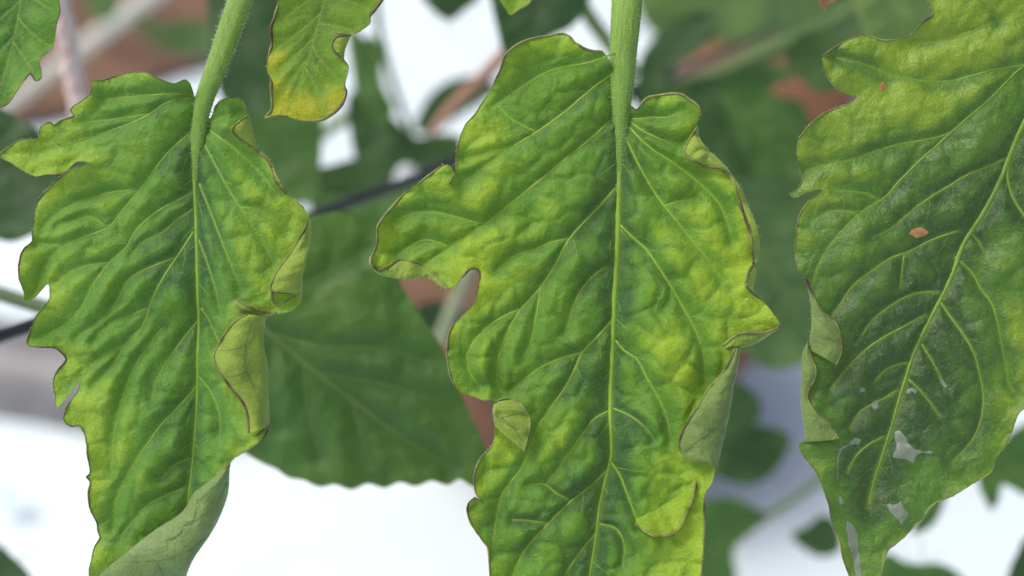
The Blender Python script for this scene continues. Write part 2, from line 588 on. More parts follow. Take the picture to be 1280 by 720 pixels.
        for vp in veins:
            vp = resample(spline(vp, .05), 14)
            q = []
            for t, s in vp:
                a = t * (n - 1); i = min(int(a), n - 2); f = a - i
                b = s * (m - 1); j = min(int(b), m - 2); g = b - j
                q.append((G[i, j] * (1 - f) + G[i + 1, j] * f) * (1 - g) + (G[i, j + 1] * (1 - f) + G[i + 1, j + 1] * f) * g)
            q = np.array(q); q[:, 2] += .25 * self.s
            tv, tf, _ = tube_geo(q, [.5 * self.s, .3 * self.s], 5)
            mesh_obj('vein', tv, tf, M_UVEIN, o)
        return o

    def patch(self, poly, mat, name, lift=.7):
        o = spline(poly, 2.5, closed=True)
        o = o + np.stack([noise2(o[:, 0], o[:, 1], 5, 3), noise2(o[:, 0], o[:, 1], 5, 4)], 1) * 1.2
        x0, y0 = o.min(0); x1, y1 = o.max(0)
        gx, gy = np.meshgrid(np.arange(x0, x1, 2.5), np.arange(y0, y1, 2.5)); gx = gx.ravel(); gy = gy.ravel()
        mm = inside(gx, gy, o); gx, gy = gx[mm], gy[mm]
        if len(gx):
            de, _ = seg_dist(gx, gy, o, np.roll(o, -1, 0)); mm = de > 1.2; gx, gy = gx[mm], gy[mm]
        allp = np.concatenate([o, np.stack([gx, gy], 1)]); n = len(o)
        r = delaunay_2d_cdt([Vector(q) for q in allp], [], [list(range(n))], 1, 1e-4)
        vv = np.array([(q.x, q.y) for q in r[0]])
        de, _ = seg_dist(vv[:, 0], vv[:, 1], o, np.roll(o, -1, 0))
        h = self.H(vv[:, 0], vv[:, 1]) + lift * np.clip(de / 2, .25, 1)
        V = self.loc(vv[:, 0], vv[:, 1], h)
        F = []
        for f in r[2]:
            nn = np.cross(V[f[1]] - V[f[0]], V[f[2]] - V[f[0]])
            F.append(tuple(f) if nn[2] > 0 else tuple(reversed(f)))
        ob = mesh_obj(name, V, F, mat, self.root)
        self.set_data(ob, np.clip(de / 2.2, 0, 1), 0, 0)
        return ob

    def stalk(self, pts3, radii, hairs=700, hair_len=(1.5, 6), name='stalk', mat=None, flat=.85):
        """pts3 in leaf units (x, y, z)"""
        p = spline(pts3, 4.0)
        q = self.loc(p[:, 0], p[:, 1], p[:, 2])
        V, F, N = tube_geo(q, [r * self.s for r in radii], 20, flat)
        rr = np.interp(np.linspace(0, 1, len(p)), np.linspace(0, 1, len(radii)), radii)
        # shallow lengthwise ridges
        for i in range(len(p)):
            for k in range(20):
                V[i * 20 + k] += N[i * 20 + k] * self.s * rr[i] * .05 * math.sin(k * 2.1 + i * .02)
        o = mesh_obj(name, V, F, mat or M_STEM, self.root)
        if hairs:
            hair_mesh(o, V, N, hairs, hair_len, self.s)
        return o

    def veinlets(self, mat, gap=24, seed=0):
        """fine side veins branching off the main ones, too many to pick apart"""
        g = np.random.default_rng(seed + 50)
        paths = []
        for vi, (w0, w1, vp) in enumerate(self.veins):
            if w0 < 1.7: continue
            acc = g.uniform(4, gap)
            for a, b in zip(vp[:-1], vp[1:]):
                d = b - a; L = np.linalg.norm(d)
                acc -= L
                if acc > 0: continue
                acc = gap * g.uniform(.5, 1.3)
                for sg in ((1, -1) if g.random() < .45 else (g.choice((1, -1)),)):
                    ang = math.atan2(d[1], d[0]) + sg * g.uniform(.6, 1.0); turn = -sg * g.uniform(-.02, .1)
                    q = [a.copy()]; cur = a.copy()
                    for k in range(int(g.integers(5, 12))):
                        ang += g.normal(0, .10) + turn
                        cur = cur + np.array((math.cos(ang), math.sin(ang))) * 5.0
                        q.append(cur.copy())
                    paths.append(np.array(q))
        vs, fs, good = [], [], []
        for q in paths:
            ok = inside(q[:, 0], q[:, 1], self.outline)
            dv, _ = seg_dist(q[:, 0], q[:, 1], self.vA, self.vB)
            n = len(q)
            for k in range(1, len(q)):
                if not ok[k]: n = max(1, k - 1); break
                if k > 2 and dv[k] < 2.5: n = k + 1; break
            q = q[:n]
            if n < 3: continue
            q = spline(q, 3.0)
            h = None; good.append(q)
        hh = self.H(*np.concatenate(good).T) if good else []
        at = 0
        for q in good:
            h = hh[at:at + len(q)]; at += len(q)
            V, F, _ = tube_geo(self.loc(q[:, 0], q[:, 1], h - .05), [.6 * self.s, .42 * self.s, .12 * self.s], 5, .6)
            k = len(vs)
            vs += list(V); fs += [tuple(i + k for i in f) for f in F]
        o = mesh_obj('veinlets', vs, fs, mat, self.blade)
        o['kind'] = 'stuff'

    def blade_hairs(self, n):
        me = self.blade.data
        V = np.empty(len(me.vertices) * 3); me.vertices.foreach_get('co', V); V = V.reshape(-1, 3)
        hair_mesh(self.blade, V, np.tile((0, .1, 1.0), (len(V), 1)), n, (1.5, 4), self.s, .2)

    def edge_hairs(self, n=500):
        o = self.outline
        c = np.roll(o, -1, 0) - np.roll(o, 1, 0)
        nn = np.stack([c[:, 1], -c[:, 0]], 1); nn /= np.linalg.norm(nn, axis=1)[:, None] + 1e-9
        t = o + nn * 2
        ins = inside(t[:, 0], t[:, 1], o)
        nn[ins] *= -1
        h = self.H(o[:, 0], o[:, 1])
        V = self.loc(o[:, 0], o[:, 1], h)
        N = np.stack([nn[:, 0], -nn[:, 1], np.full(len(nn), .25)], 1)
        hair_mesh(self.root, V, N, n, (1.2, 3.2), self.s, .28)


def hair_mesh(parent, V, N, count, ln, s, rad=.24):
    vs, fs = [], []
    idx = rng.integers(0, len(V), count)
    for i in idx:
        b = V[i] + rng.normal(0, 1.2 * s, 3) * .6
        d = N[i] + rng.normal(0, .35, 3); d /= np.linalg.norm(d) + 1e-9
        L = rng.uniform(*ln) * s
        u = np.cross(d, (.3, .5, .8)); u /= np.linalg.norm(u) + 1e-9
        w = np.cross(d, u)
        k = len(vs)
        r = rad * s
        b = b - d * r
        for a in (0, 2.09, 4.19):
            vs.append(b + (u * math.cos(a) + w * math.sin(a)) * r)
        vs.append(b + d * L + rng.normal(0, .1, 3) * L)
        fs += [(k, k + 1, k + 3), (k + 1, k + 2, k + 3), (k + 2, k, k + 3)]
    o = mesh_obj('hairs', vs, fs, M_HAIR, parent)
    o['kind'] = 'stuff'
    return o

# ------------------------------------------------------------------ the setting: floor sheet and soil
M_SHEET = simple('white_plastic_sheet', (.67, .785, .83), (.64, .75, .81), 14, .38, .0012, spec=.5, bscale=22)
M_SOIL = simple('soil_brown', (.21, .125, .080), (.10, .060, .040), 45, .95, .004, bscale=160)

n = 60
xs = np.concatenate([[-40, -8], np.linspace(-1.2, 1.2, n), [8, 40]])
ys = np.concatenate([[-40, -6], np.linspace(-.3, 2.1, n), [9, 40]])
gv, gf = [], []
for y in ys:
    for x in xs:
        near = abs(x) < 2 and -1 < y < 3
        z = float(.004 * noise2(np.array([x * 100]), np.array([y * 100]), 14, 1)[0] + .002 * noise2(np.array([x * 100]), np.array([y * 100]), 6, 2)[0]) - .006 if near else -.006
        gv.append((x, y, z))
nx = len(xs)
for j in range(len(ys) - 1):
    for i in range(nx - 1):
        gf.append((j * nx + i, j * nx + i + 1, (j + 1) * nx + i + 1, (j + 1) * nx + i))
tag(mesh_obj('ground_sheet', gv, gf, M_SHEET), kind='structure')

# bare soil bed beyond the sheet
edge = [(-260, 190), (-60, 158), (40, 152), (110, 140), (165, 112), (215, 92), (262, 80), (300, 20), (330, -60)]
sb = [on_ground(*q) for q in edge]
sv, sf = [], []
rows = 14
for k in range(rows):
    for q in sb:
        t = k / (rows - 1)
        d = Vector((-.35, 1.0, 0)).normalized() * (t * 1.6)
        x, y = q.x + d.x, q.y + d.y
        z = .003 + .018 * min(1, t * 8) + .012 * random.uniform(-1, 1) * min(1, t * 10)
        sv.append((x, y, z))
for k in range(rows - 1):
    for i in range(len(sb) - 1):
        sf.append((k * len(sb) + i, k * len(sb) + i + 1, (k + 1) * len(sb) + i + 1, (k + 1) * len(sb) + i))
tag(mesh_obj('soil_bed', sv, sf, M_SOIL), kind='structure')


# ------------------------------------------------------------------ the left leaflet
A_out = [
 ('m', [(238, 103), (222, 107), (205, 102), (186, 93), (165, 93), (148, 96), (135, 101), (119, 105), (121, 112), (118, 121), (108, 127), (95, 135), (93, 141), (97, 146), (80, 152), (72, 158), (67, 154), (56, 160), (54, 174), (30, 177), (14, 186), (5, 196), (9, 200), (20, 205), (35, 215), (52, 222), (66, 220), (80, 221), (90, 216), (97, 209), (103, 204), (119, 206)]),
 ('m', [(110, 211), (98, 214), (85, 223), (70, 234), (57, 246), (50, 257), (48, 270), (46, 286), (45, 302), (36, 313), (30, 328), (31, 345), (36, 366), (37, 377), (47, 372), (55, 362), (64, 355), (66, 363), (67, 375), (62, 383), (52, 397), (45, 412), (42, 424), (44, 430), (60, 433), (72, 434), (80, 442), (84, 449), (75, 462), (70, 476), (72, 492), (77, 507), (80, 509), (88, 498), (95, 486), (102, 477)]),
 ('m', [(99, 489), (93, 500), (88, 512), (87, 524), (95, 531), (105, 530), (110, 538), (115, 550), (118, 565), (119, 578), (118, 590), (113, 594), (118, 599), (117, 612), (119, 630), (124, 650), (125, 663), (128, 670), (123, 680), (121, 695), (118, 710), (116, 730), (115, 770), (125, 808)]),
 ('f', [(160, 818), (200, 790), (222, 750), (235, 720), (250, 690), (270, 660), (283, 632), (290, 605), (292, 577)]),
 ('m', [(300, 568), (318, 558), (335, 545), (341, 530)]),
 ('f', [(339, 510), (338, 480), (337, 445), (334, 425), (335, 410), (337, 394), (350, 392), (368, 388), (378, 378), (381, 362), (382, 345), (387, 325), (389, 300), (390, 275)]),
 ('m', [(383, 261), (372, 251), (362, 242)]),
 ('f', [(355, 230), (346, 212), (338, 198), (326, 188), (318, 160), (314, 144)]),
 ('m', [(308, 128), (295, 127), (280, 131), (271, 140)]),
 ('f', [(263, 149), (254, 146), (246, 130)]),
]
A_veins = [
 (4.0, 1.4, [(256, 118), (246, 160), (243, 210), (246, 270), (248, 330), (249, 390), (248, 440), (247, 490), (243, 550), (239, 600), (232, 650), (215, 700), (190, 760)]),
 (2.0, .7, [(245, 122), (215, 128), (180, 150), (140, 165), (100, 178), (55, 192)]),
 (1.6, .6, [(240, 118), (200, 120), (165, 122), (135, 126)]),
 (1.5, .6, [(190, 144), (150, 150), (110, 155), (75, 162)]),
 (2.0, .7, [(243, 160), (210, 195), (185, 230), (160, 260), (140, 285), (105, 298), (80, 310), (55, 340), (42, 368)]),
 (1.6, .6, [(172, 238), (140, 242), (105, 252), (75, 268), (58, 285)]),
 (1.2, .5, [(138, 285), (118, 272), (100, 275), (75, 283)]),
 (1.2, .5, [(84, 307), (70, 306), (50, 306)]),
 (2.0, .7, [(243, 240), (225, 250), (200, 265), (175, 288), (162, 310), (140, 330), (122, 355), (105, 385), (90, 402), (60, 420)]),
 (1.6, .6, [(242, 262), (222, 276), (205, 292), (180, 305), (168, 320)]),
 (1.4, .5, [(142, 328), (115, 332), (92, 340), (75, 352)]),
 (2.2, .7, [(243, 290), (232, 308), (218, 330), (205, 352), (192, 380), (182, 408), (165, 428), (140, 440), (110, 462), (90, 490)]),
 (1.6, .6, [(222, 322), (195, 333), (165, 350), (150, 378), (130, 400), (100, 420)]),
 (1.5, .5, [(190, 384), (165, 395), (140, 405), (122, 425)]),
 (1.5, .5, [(178, 412), (160, 430), (145, 455), (120, 480)]),
 (1.8, .6, [(248, 400), (232, 420), (215, 445), (203, 465), (195, 485), (194, 497)]),
 (2.0, .7, [(247, 480), (230, 502), (205, 530), (185, 560), (165, 590), (150, 620), (145, 660)]),
 (1.5, .5, [(205, 410), (170, 460), (158, 490), (150, 520), (145, 555), (143, 590)]),
 (1.6, .6, [(235, 608), (210, 618), (188, 630), (170, 650), (155, 668)]),
 (1.3, .5, [(240, 572), (220, 580), (205, 596)]),
 # right half
 (1.8, .6, [(256, 158), (275, 172), (290, 182), (310, 200), (330, 220), (350, 245)]),
 (1.4, .5, [(258, 158), (275, 150), (290, 148), (303, 142)]),
 (1.8, .6, [(250, 170), (270, 205), (290, 240), (310, 270), (330, 300), (345, 330)]),
 (1.4, .5, [(303, 260), (325, 262), (345, 275), (360, 290)]),
 (1.6, .6, [(250, 230), (265, 265), (280, 300), (295, 335), (305, 360)]),
 (1.8, .6, [(252, 385), (262, 400), (272, 420), (277, 428)]),
 (1.4, .5, [(250, 300), (262, 330), (272, 360), (278, 390)]),
 (1.4, .5, [(248, 470), (265, 490), (275, 512), (278, 540)]),
]
A = Leaf('tomato_leaflet', 'yellow green lobed tomato leaflet with ragged teeth and two wide flaps folded over one side', 'leaf', M_A, A_out, (256, 118),
         depth=-.002, veins=A_veins, edge_up=7, blister=2.4, mid_dark=.26, quilt=7, lam=12, trough=13, wave=4, droop=8, chl=.53, edge_yellow=.22, seed=1, group='hanging tomato leaflets',
         blobs=[(170, 340, 60, -.10), (225, 330, 40, -.30), (215, 520, 40, -.28), (100, 320, 60, .12), (140, 570, 40, .32), (120, 490, 40, .2), (340, 280, 50, .3), (290, 480, 45, .15), (60, 195, 50, .28), (180, 110, 40, -.12), (235, 220, 30, -.15), (170, 640, 45, -.05), (170, 270, 40, .1)],
         gauss=[(295, 330, 55, 9), (120, 330, 80, 6), (190, 560, 50, 8), (60, 195, 45, 9), (330, 540, 30, 14), (292, 146, 22, 12), (257, 132, 20, -15), (252, 165, 16, -6)], vein_mat=M_VEIN_A)
A.stalk([(330, -150, -90), (312, -60, -40), (297, 0, -14), (282, 50, -4), (268, 95, 4), (258, 122, 5), (250, 155, 2), (245, 205, 0), (246, 265, -1), (248, 320, -1)], [17, 16.5, 16, 15.5, 14.5, 13, 10, 7.2, 5, 3], hairs=4000, flat=.62)
for st, sp in A_out:
    if st == 'm': A.margin(sp, .85)
A.flap([(314, 143), (318, 160), (326, 189)], [(313, 147), (297, 167), (324, 190)], rise=5, lift=4, chl=.85)
A.flap([(326, 189), (338, 198), (346, 212), (355, 230), (363, 243)], [(324, 190), (335, 199), (342, 212), (350, 231), (361, 244)], rise=3, lift=2, chl=.8, phimax=1.7)
A.flap([(391, 274), (390, 300), (388, 325), (383, 345), (382, 362), (379, 376)], [(389, 276), (380, 295), (366, 320), (352, 341), (345, 362), (378, 367)], rise=8, lift=5, chl=.8)
A.margin([(345, 362), (347, 376), (353, 381), (364, 375), (379, 366)], 1.5, lift=5, mat=M_MARGIN)
A.flap([(298, 371), (300, 383), (309, 391), (323, 394), (340, 394), (352, 392)], [(298, 370), (308, 377), (322, 384), (336, 389), (345, 391), (352, 391)], rise=6, lift=8, chl=.75, phimax=1.7, w=1.7)
A.flap([(337, 394), (335, 410), (335, 428), (338, 447), (339, 480), (340, 510), (341, 531)], [(318, 392), (301, 402), (284, 423), (274, 442), (292, 476), (314, 504), (320, 536)], rise=12, lift=6, chl=.75, w=1.7,
       veins=[[(.02, .55), (.25, .5), (.5, .52), (.75, .45), (.95, .4)], [(.28, .5), (.34, .75), (.36, .95)], [(.5, .5), (.55, .75), (.56, .95)], [(.6, .5), (.68, .3), (.72, .1)]])
A.margin([(320, 536), (324, 541), (330, 539), (336, 534), (341, 530)], 1.5, lift=7)
A.flap([(292, 576), (290, 605), (283, 632), (270, 660), (250, 690), (235, 720), (222, 750), (205, 785)],
       [(291, 578), (262, 602), (247, 613), (232, 636), (200, 658), (165, 686), (138, 708), (118, 735)], rise=14, lift=4, chl=.55, mat=M_UG, edge=False, m=24, n=60,
       veins=[[(.1, .2), (.3, .5), (.42, .8)], [(.4, .1), (.6, .5), (.75, .9)], [(.2, .85), (.28, .74), (.36, .62), (.42, .72), (.47, .60), (.53, .72), (.58, .55), (.66, .60), (.72, .42), (.82, .40)]])
A.margin([(292, 577), (276, 591), (258, 604), (250, 609)], 1.5, lift=6)
A.edge_hairs(500); A.blade_hairs(2500); A.veinlets(M_VLET, 40, 1)

# ------------------------------------------------------------------ the middle leaflet
B_out = [
 ('p', [(752, 66), (740, 66), (728, 62), (718, 55), (712, 48), (702, 43), (690, 46), (672, 50), (655, 56), (640, 66), (630, 76), (628, 85), (622, 98), (612, 115), (602, 130), (593, 145), (582, 158), (575, 175), (571, 195), (570, 210), (570, 222)]),
 ('p', [(563, 208), (555, 208), (540, 218), (525, 230), (505, 243), (490, 260), (478, 275), (472, 288), (473, 300), (470, 312), (465, 325), (466, 334)]),
 ('f', [(474, 343), (490, 347), (510, 349), (530, 347), (540, 350), (550, 357), (560, 362)]),
 ('m', [(570, 358), (580, 345), (590, 336), (598, 338), (600, 345), (597, 360), (594, 375), (588, 385)]),
 ('p', [(578, 395), (568, 405), (562, 416), (560, 435), (561, 455), (567, 475), (577, 489), (590, 494), (605, 497), (619, 501)]),
 ('p', [(617, 515), (619, 530), (618, 548), (612, 560), (602, 570), (595, 585), (593, 600), (595, 612), (603, 624)]),
 ('m', [(595, 617), (588, 622), (585, 632), (587, 645), (595, 660), (605, 675), (610, 681), (612, 700), (613, 720), (618, 760), (640, 830)]),
 ('m', [(730, 880), (820, 840), (855, 780), (870, 725), (874, 705), (876, 680), (878, 650), (877, 630), (878, 612), (885, 600), (890, 585)]),
 ('f', [(896, 568), (903, 545), (908, 520), (911, 500), (916, 475), (920, 450), (921, 434)]),
 ('f', [(926, 432), (940, 429), (955, 421), (969, 409)]),
 ('m', [(971, 404), (968, 399), (960, 388), (950, 375), (936, 366), (928, 358), (929, 346), (937, 333)]),
 ('f', [(945, 328), (947, 315), (944, 295), (935, 270), (925, 245), (910, 218), (895, 200), (875, 180), (868, 164)]),
 ('p', [(872, 148), (869, 138), (860, 130), (850, 122), (840, 120), (820, 122), (806, 126), (799, 134)]),
 ('f', [(795, 138), (785, 128)]),
]
B_veins = [
 (6.2, 1.8, [(779, 95), (776, 150), (774, 220), (772, 300), (768, 370), (765, 450), (763, 520), (764, 570), (758, 595), (750, 630), (745, 670), (737, 720), (728, 790)]),
 (2.3, .8, [(772, 88), (748, 105), (701, 145), (665, 170), (637, 187), (597, 217), (580, 228)]),
 (1.8, .7, [(768, 68), (735, 80), (692, 88), (655, 108), (615, 136)]),
 (1.6, .6, [(637, 187), (618, 190), (600, 196), (582, 200)]),
 (1.2, .5, [(670, 166), (640, 150), (622, 132)]),
 (2.2, .8, [(774, 140), (740, 172), (700, 205), (675, 226), (650, 246), (620, 270), (604, 282), (575, 300), (558, 312), (530, 332)]),
 (1.6, .6, [(602, 281), (572, 272), (546, 266), (520, 266), (500, 273)]),
 (1.4, .5, [(562, 309), (545, 302), (530, 300), (512, 308), (498, 318)]),
 (2.4, .8, [(770, 235), (745, 262), (711, 300), (690, 338), (672, 364), (650, 388), (632, 420), (624, 445), (621, 470), (626, 488)]),
 (1.6, .6, [(712, 298), (690, 303), (665, 313), (641, 321), (622, 338)]),
 (1.8, .6, [(652, 386), (630, 395), (608, 410), (592, 428), (585, 445), (588, 465), (600, 482)]),
 (1.5, .5, [(676, 360), (670, 395), (664, 425), (655, 445)]),
 (1.5, .5, [(762, 331), (742, 344), (724, 366), (714, 390), (707, 414)]),
 (2.4, .8, [(766, 398), (752, 415), (728, 440), (718, 462), (704, 487), (686, 512), (670, 538), (656, 577), (640, 600), (628, 616), (621, 645), (616, 680)]),
 (1.8, .6, [(728, 440), (700, 448), (674, 460), (655, 474), (638, 490)]),
 (1.8, .6, [(763, 513), (742, 524), (725, 545), (700, 580), (684, 602)]),
 (2.0, .7, [(758, 588), (745, 602), (712, 627), (688, 650), (658, 684), (640, 720), (632, 760)]),
 (1.4, .5, [(712, 624), (696, 616), (680, 604), (660, 606)]),
 (1.3, .5, [(682, 652), (660, 649), (640, 648)]),
 (1.8, .6, [(746, 665), (725, 690), (705, 720), (690, 760)]),
 # right half
 (1.8, .6, [(778, 148), (800, 149), (815, 148), (832, 149), (850, 140)]),
 (1.7, .6, [(778, 143), (800, 162), (822, 174), (845, 182)]),
 (2.2, .7, [(778, 148), (796, 170), (814, 187), (840, 204), (864, 222), (882, 238), (896, 254), (906, 276), (912, 300)]),
 (2.2, .8, [(776, 158), (790, 190), (806, 222), (824, 251), (842, 274), (860, 297), (884, 326), (900, 350)]),
 (1.4, .5, [(830, 258), (850, 252), (870, 250)]),
 (2.2, .8, [(774, 280), (790, 296), (808, 313), (820, 331), (840, 362), (852, 384), (864, 405), (874, 430), (879, 455), (880, 480)]),
 (1.3, .5, [(838, 360), (836, 375), (828, 386)]),
 (1.8, .6, [(769, 425), (780, 438), (796, 449), (808, 472), (820, 493), (829, 512), (834, 528), (836, 550)]),
 (1.4, .5, [(765, 510), (785, 518), (800, 528), (815, 545)]),
 (1.8, .6, [(764, 578), (774, 592), (782, 612), (790, 634), (798, 655)]),
 (1.5, .5, [(750, 655), (770, 660), (780, 680), (778, 705)]),
]
B = Leaf('tomato_leaflet', 'broad puckered tomato leaflet on a thick hairy stalk, its scorched edges rolled inwards', 'leaf', M_B, B_out, (779, 100),
         depth=0, veins=B_veins, edge_up=8, blister=3.6, mid_dark=.34, quilt=8, lam=13, trough=10, wave=3.5, droop=6, chl=.49, edge_yellow=.19, seed=2, group='hanging tomato leaflets',
         blobs=[(835, 440, 60, .22), (700, 560, 42, .30), (640, 570, 35, .1), (520, 330, 50, .15), (600, 300, 60, .2), (610, 190, 35, .35), (910, 330, 60, .26), (945, 395, 30, .28), (850, 250, 50, .15), (740, 240, 40, -.15), (740, 330, 40, -.15), (820, 380, 35, -.10), (735, 600, 50, -.42), (650, 650, 60, -.22), (720, 480, 35, -.25), (680, 480, 40, -.08), (620, 440, 40, .12), (780, 540, 40, -.18), (690, 130, 60, -.08), (740, 575, 16, .3), (725, 650, 20, .35), (840, 600, 60, .15), (850, 690, 60, .08), (525, 280, 25, -.2)],
         gauss=[(900, 300, 60, 8), (840, 440, 38, 9), (700, 560, 30, 6), (500, 300, 50, -10), (600, 190, 45, 6), (590, 450, 40, 8), (820, 640, 50, -6), (795, 235, 20, 3), (745, 500, 20, -3), (820, 370, 22, 6), (848, 142, 26, 10), (780, 100, 22, -13), (778, 140, 18, -10)])
B.stalk([(800, -160, -80), (792, -70, -36), (785, 0, -12), (782, 35, -4), (779, 70, -1), (778, 100, 2), (776, 140, 2), (775, 185, 0), (774, 240, -1)], [21, 20.5, 20, 19.5, 18, 16, 11.5, 7.5, 4.5], hairs=4200, flat=.7)
for st, sp in B_out:
    if st == 'm': B.margin(sp, 1.2)
    if st == 'p': B.margin(sp, 1.35, M_MARGIN_L)
B.margin([(571, 196), (571, 208), (569, 219), (563, 232)], 2.3, lift=2)
B.flap([(466, 335), (474, 343), (490, 347), (510, 349), (530, 347), (540, 350), (550, 357), (561, 363)], [(467, 332), (474, 338), (487, 333), (501, 325), (516, 327), (531, 333), (544, 343), (561, 361)], rise=5, lift=4, chl=.75, w=1.6)
B.flap([(619, 500), (616, 508), (617, 518), (619, 530)], [(640, 497), (656, 508), (662, 523), (655, 561)], rise=9, lift=6, chl=.8, phimax=1.9, w=1.7,
       veins=[[(.5, .1), (.6, .5), (.85, .9)], [(.55, .4), (.4, .7), (.35, .9)]], edge_mat=M_MARGIN_L)
B.margin([(619, 501), (630, 497), (641, 497)], 1.7, M_MARGIN_L, lift=6)
B.margin([(655, 561), (645, 550), (634, 540), (625, 532), (619, 524)], 1.2, M_MARGIN_L, lift=6)
B.flap([(870, 160), (875, 180), (895, 200), (904, 210)], [(868, 161), (853, 194), (872, 208), (898, 213)], rise=6, lift=4, chl=.9, w=1.8)
B.flap([(898, 203), (910, 218), (925, 245), (935, 270), (944, 295), (947, 315), (944, 329)], [(897, 213), (908, 222), (916, 244), (925, 272), (932, 294), (936, 315), (938, 330)], rise=6, lift=3, chl=.85, w=2.0, phimax=1.8)
B.flap([(938, 330), (942, 338), (940, 352), (938, 366)], [(937, 332), (929, 345), (928, 357), (936, 366)], rise=4, lift=2, chl=.9, w=1.7, phimax=1.7)
B.flap([(969, 410), (955, 422), (940, 430), (926, 433), (919, 434), (906, 436)], [(969, 408), (955, 414), (940, 415), (925, 415), (913, 420), (899, 432)], rise=5, lift=5, chl=.6, w=2.0)
B.flap([(921, 433), (920, 450), (916, 475), (911, 500), (908, 520), (903, 545), (896, 568), (890, 585)], [(913, 434), (904, 457), (885, 480), (868, 505), (850, 535), (845, 556), (856, 569), (884, 574)], rise=13, lift=5, chl=.42, mat=M_UM, w=1.5, n=60, m=20,
       veins=[[(.55, .3), (.68, .6), (.78, .85)], [(.2, .3), (.4, .4), (.6, .35)]])
B.flap([(866, 596), (846, 618), (822, 634), (806, 640), (794, 648)], [(867, 602), (859, 632), (842, 660), (818, 666), (792, 653)], rise=6, lift=4, chl=.9, mat=M_B, w=1.6, phimax=1.9)
B.edge_hairs(600); B.blade_hairs(4500); B.veinlets(M_VLET, 40, 2)

# ------------------------------------------------------------------ the right leaflet
C_out = [
 ('m', [(1150, -60), (1155, -15), (1157, 5), (1163, 20), (1152, 28), (1143, 38), (1135, 46), (1120, 50), (1105, 51), (1085, 45), (1072, 45), (1055, 53), (1040, 62), (1028, 70)]),
 ('p', [(1026, 82), (1032, 95), (1045, 110), (1060, 118), (1071, 120), (1060, 130), (1040, 137), (1020, 148), (1005, 162), (996, 175)]),
 ('m', [(994, 190), (1000, 210), (1003, 222), (998, 235), (988, 243), (993, 247), (1005, 242), (1018, 238), (1025, 239)]),
 ('p', [(1011, 250), (1000, 268), (995, 290), (994, 310), (997, 336), (1004, 350)]),
 ('f', [(1009, 362), (1010, 398), (1007, 428), (1001, 442), (999, 485), (999, 510), (1002, 530), (1004, 548)]),
 ('p', [(997, 558), (1005, 572), (1018, 590), (1025, 610), (1032, 630), (1035, 645), (1045, 670), (1050, 695), (1058, 715), (1066, 738), (1076, 750)]),
 ('p', [(1088, 740), (1096, 718), (1101, 698), (1108, 685), (1116, 679), (1130, 668), (1140, 656), (1150, 647), (1153, 638), (1165, 626), (1180, 620), (1200, 608), (1220, 598), (1235, 588), (1242, 570), (1255, 555), (1262, 540), (1268, 517), (1282, 506), (1320, 480)]),
 ('f', [(1390, 380), (1415, 250), (1405, 120), (1370, 30), (1320, -30), (1240, -70)]),
]
C_veins = [
 (6.0, 1.6, [(1335, 30), (1305, 100), (1275, 165), (1255, 215), (1230, 265), (1205, 305), (1190, 345), (1173, 380), (1155, 415), (1140, 450), (1127, 490), (1115, 530), (1105, 560), (1093, 600), (1085, 632)]),
 (2.4, .8, [(1300, 65), (1268, 92), (1235, 125), (1192, 162), (1172, 181), (1145, 205), (1122, 228), (1108, 245), (1075, 266), (1050, 290), (1035, 309), (1022, 332), (1014, 358)]),
 (1.8, .6, [(1215, 143), (1185, 167), (1150, 176), (1122, 181), (1090, 191), (1060, 201), (1035, 205), (1008, 214)]),
 (1.4, .5, [(1096, 250), (1085, 243), (1066, 240), (1042, 239)]),
 (1.4, .5, [(1073, 267), (1050, 264), (1033, 266), (1015, 279)]),
 (2.0, .7, [(1258, 198), (1235, 208), (1210, 218), (1185, 233), (1160, 248), (1138, 264), (1120, 280), (1106, 290), (1088, 297)]),
 (2.2, .8, [(1200, 288), (1180, 294), (1160, 302), (1138, 314), (1115, 322), (1090, 338), (1065, 358), (1050, 380), (1036, 400)]),
 (1.5, .5, [(1130, 318), (1128, 335), (1125, 358)]),
 (1.5, .5, [(1172, 365), (1150, 366), (1130, 372), (1108, 386), (1090, 400), (1077, 418)]),
 (2.0, .7, [(1156, 394), (1130, 408), (1098, 425), (1080, 438), (1065, 452), (1052, 468), (1037, 487)]),
 (1.5, .5, [(1138, 453), (1122, 456), (1108, 461), (1094, 476)]),
 (1.6, .5, [(1122, 488), (1105, 498), (1088, 506), (1072, 516), (1062, 535)]),
 (1.6, .5, [(1106, 545), (1085, 555), (1068, 570), (1058, 590)]),
 (2.2, .7, [(1175, 376), (1186, 394), (1200, 415), (1210, 432), (1217, 448), (1224, 470), (1228, 490), (1227, 515), (1220, 538), (1205, 560), (1188, 577)]),
 (2.0, .7, [(1194, 322), (1207, 332), (1217, 343), (1225, 360), (1238, 380), (1245, 408), (1250, 435), (1256, 458), (1260, 480), (1270, 494)]),
 (2.2, .8, [(1262, 205), (1260, 220), (1266, 247), (1280, 272), (1298, 300), (1310, 340)]),
 (1.4, .5, [(1153, 430), (1162, 446), (1172, 465), (1178, 480)]),
 (1.4, .5, [(1136, 474), (1150, 488), (1162, 503), (1172, 518)]),
 (1.3, .5, [(1214, 290), (1224, 302), (1230, 314)]),
 (2.0, .7, [(1310, 85), (1280, 82), (1247, 87), (1215, 95), (1185, 102), (1152, 102), (1120, 95), (1085, 82), (1047, 72)]),
 (1.5, .5, [(1240, 30), (1210, 42), (1177, 52), (1142, 55)]),
 (1.8, .6, [(1290, 140), (1310, 190), (1340, 240)]),
]
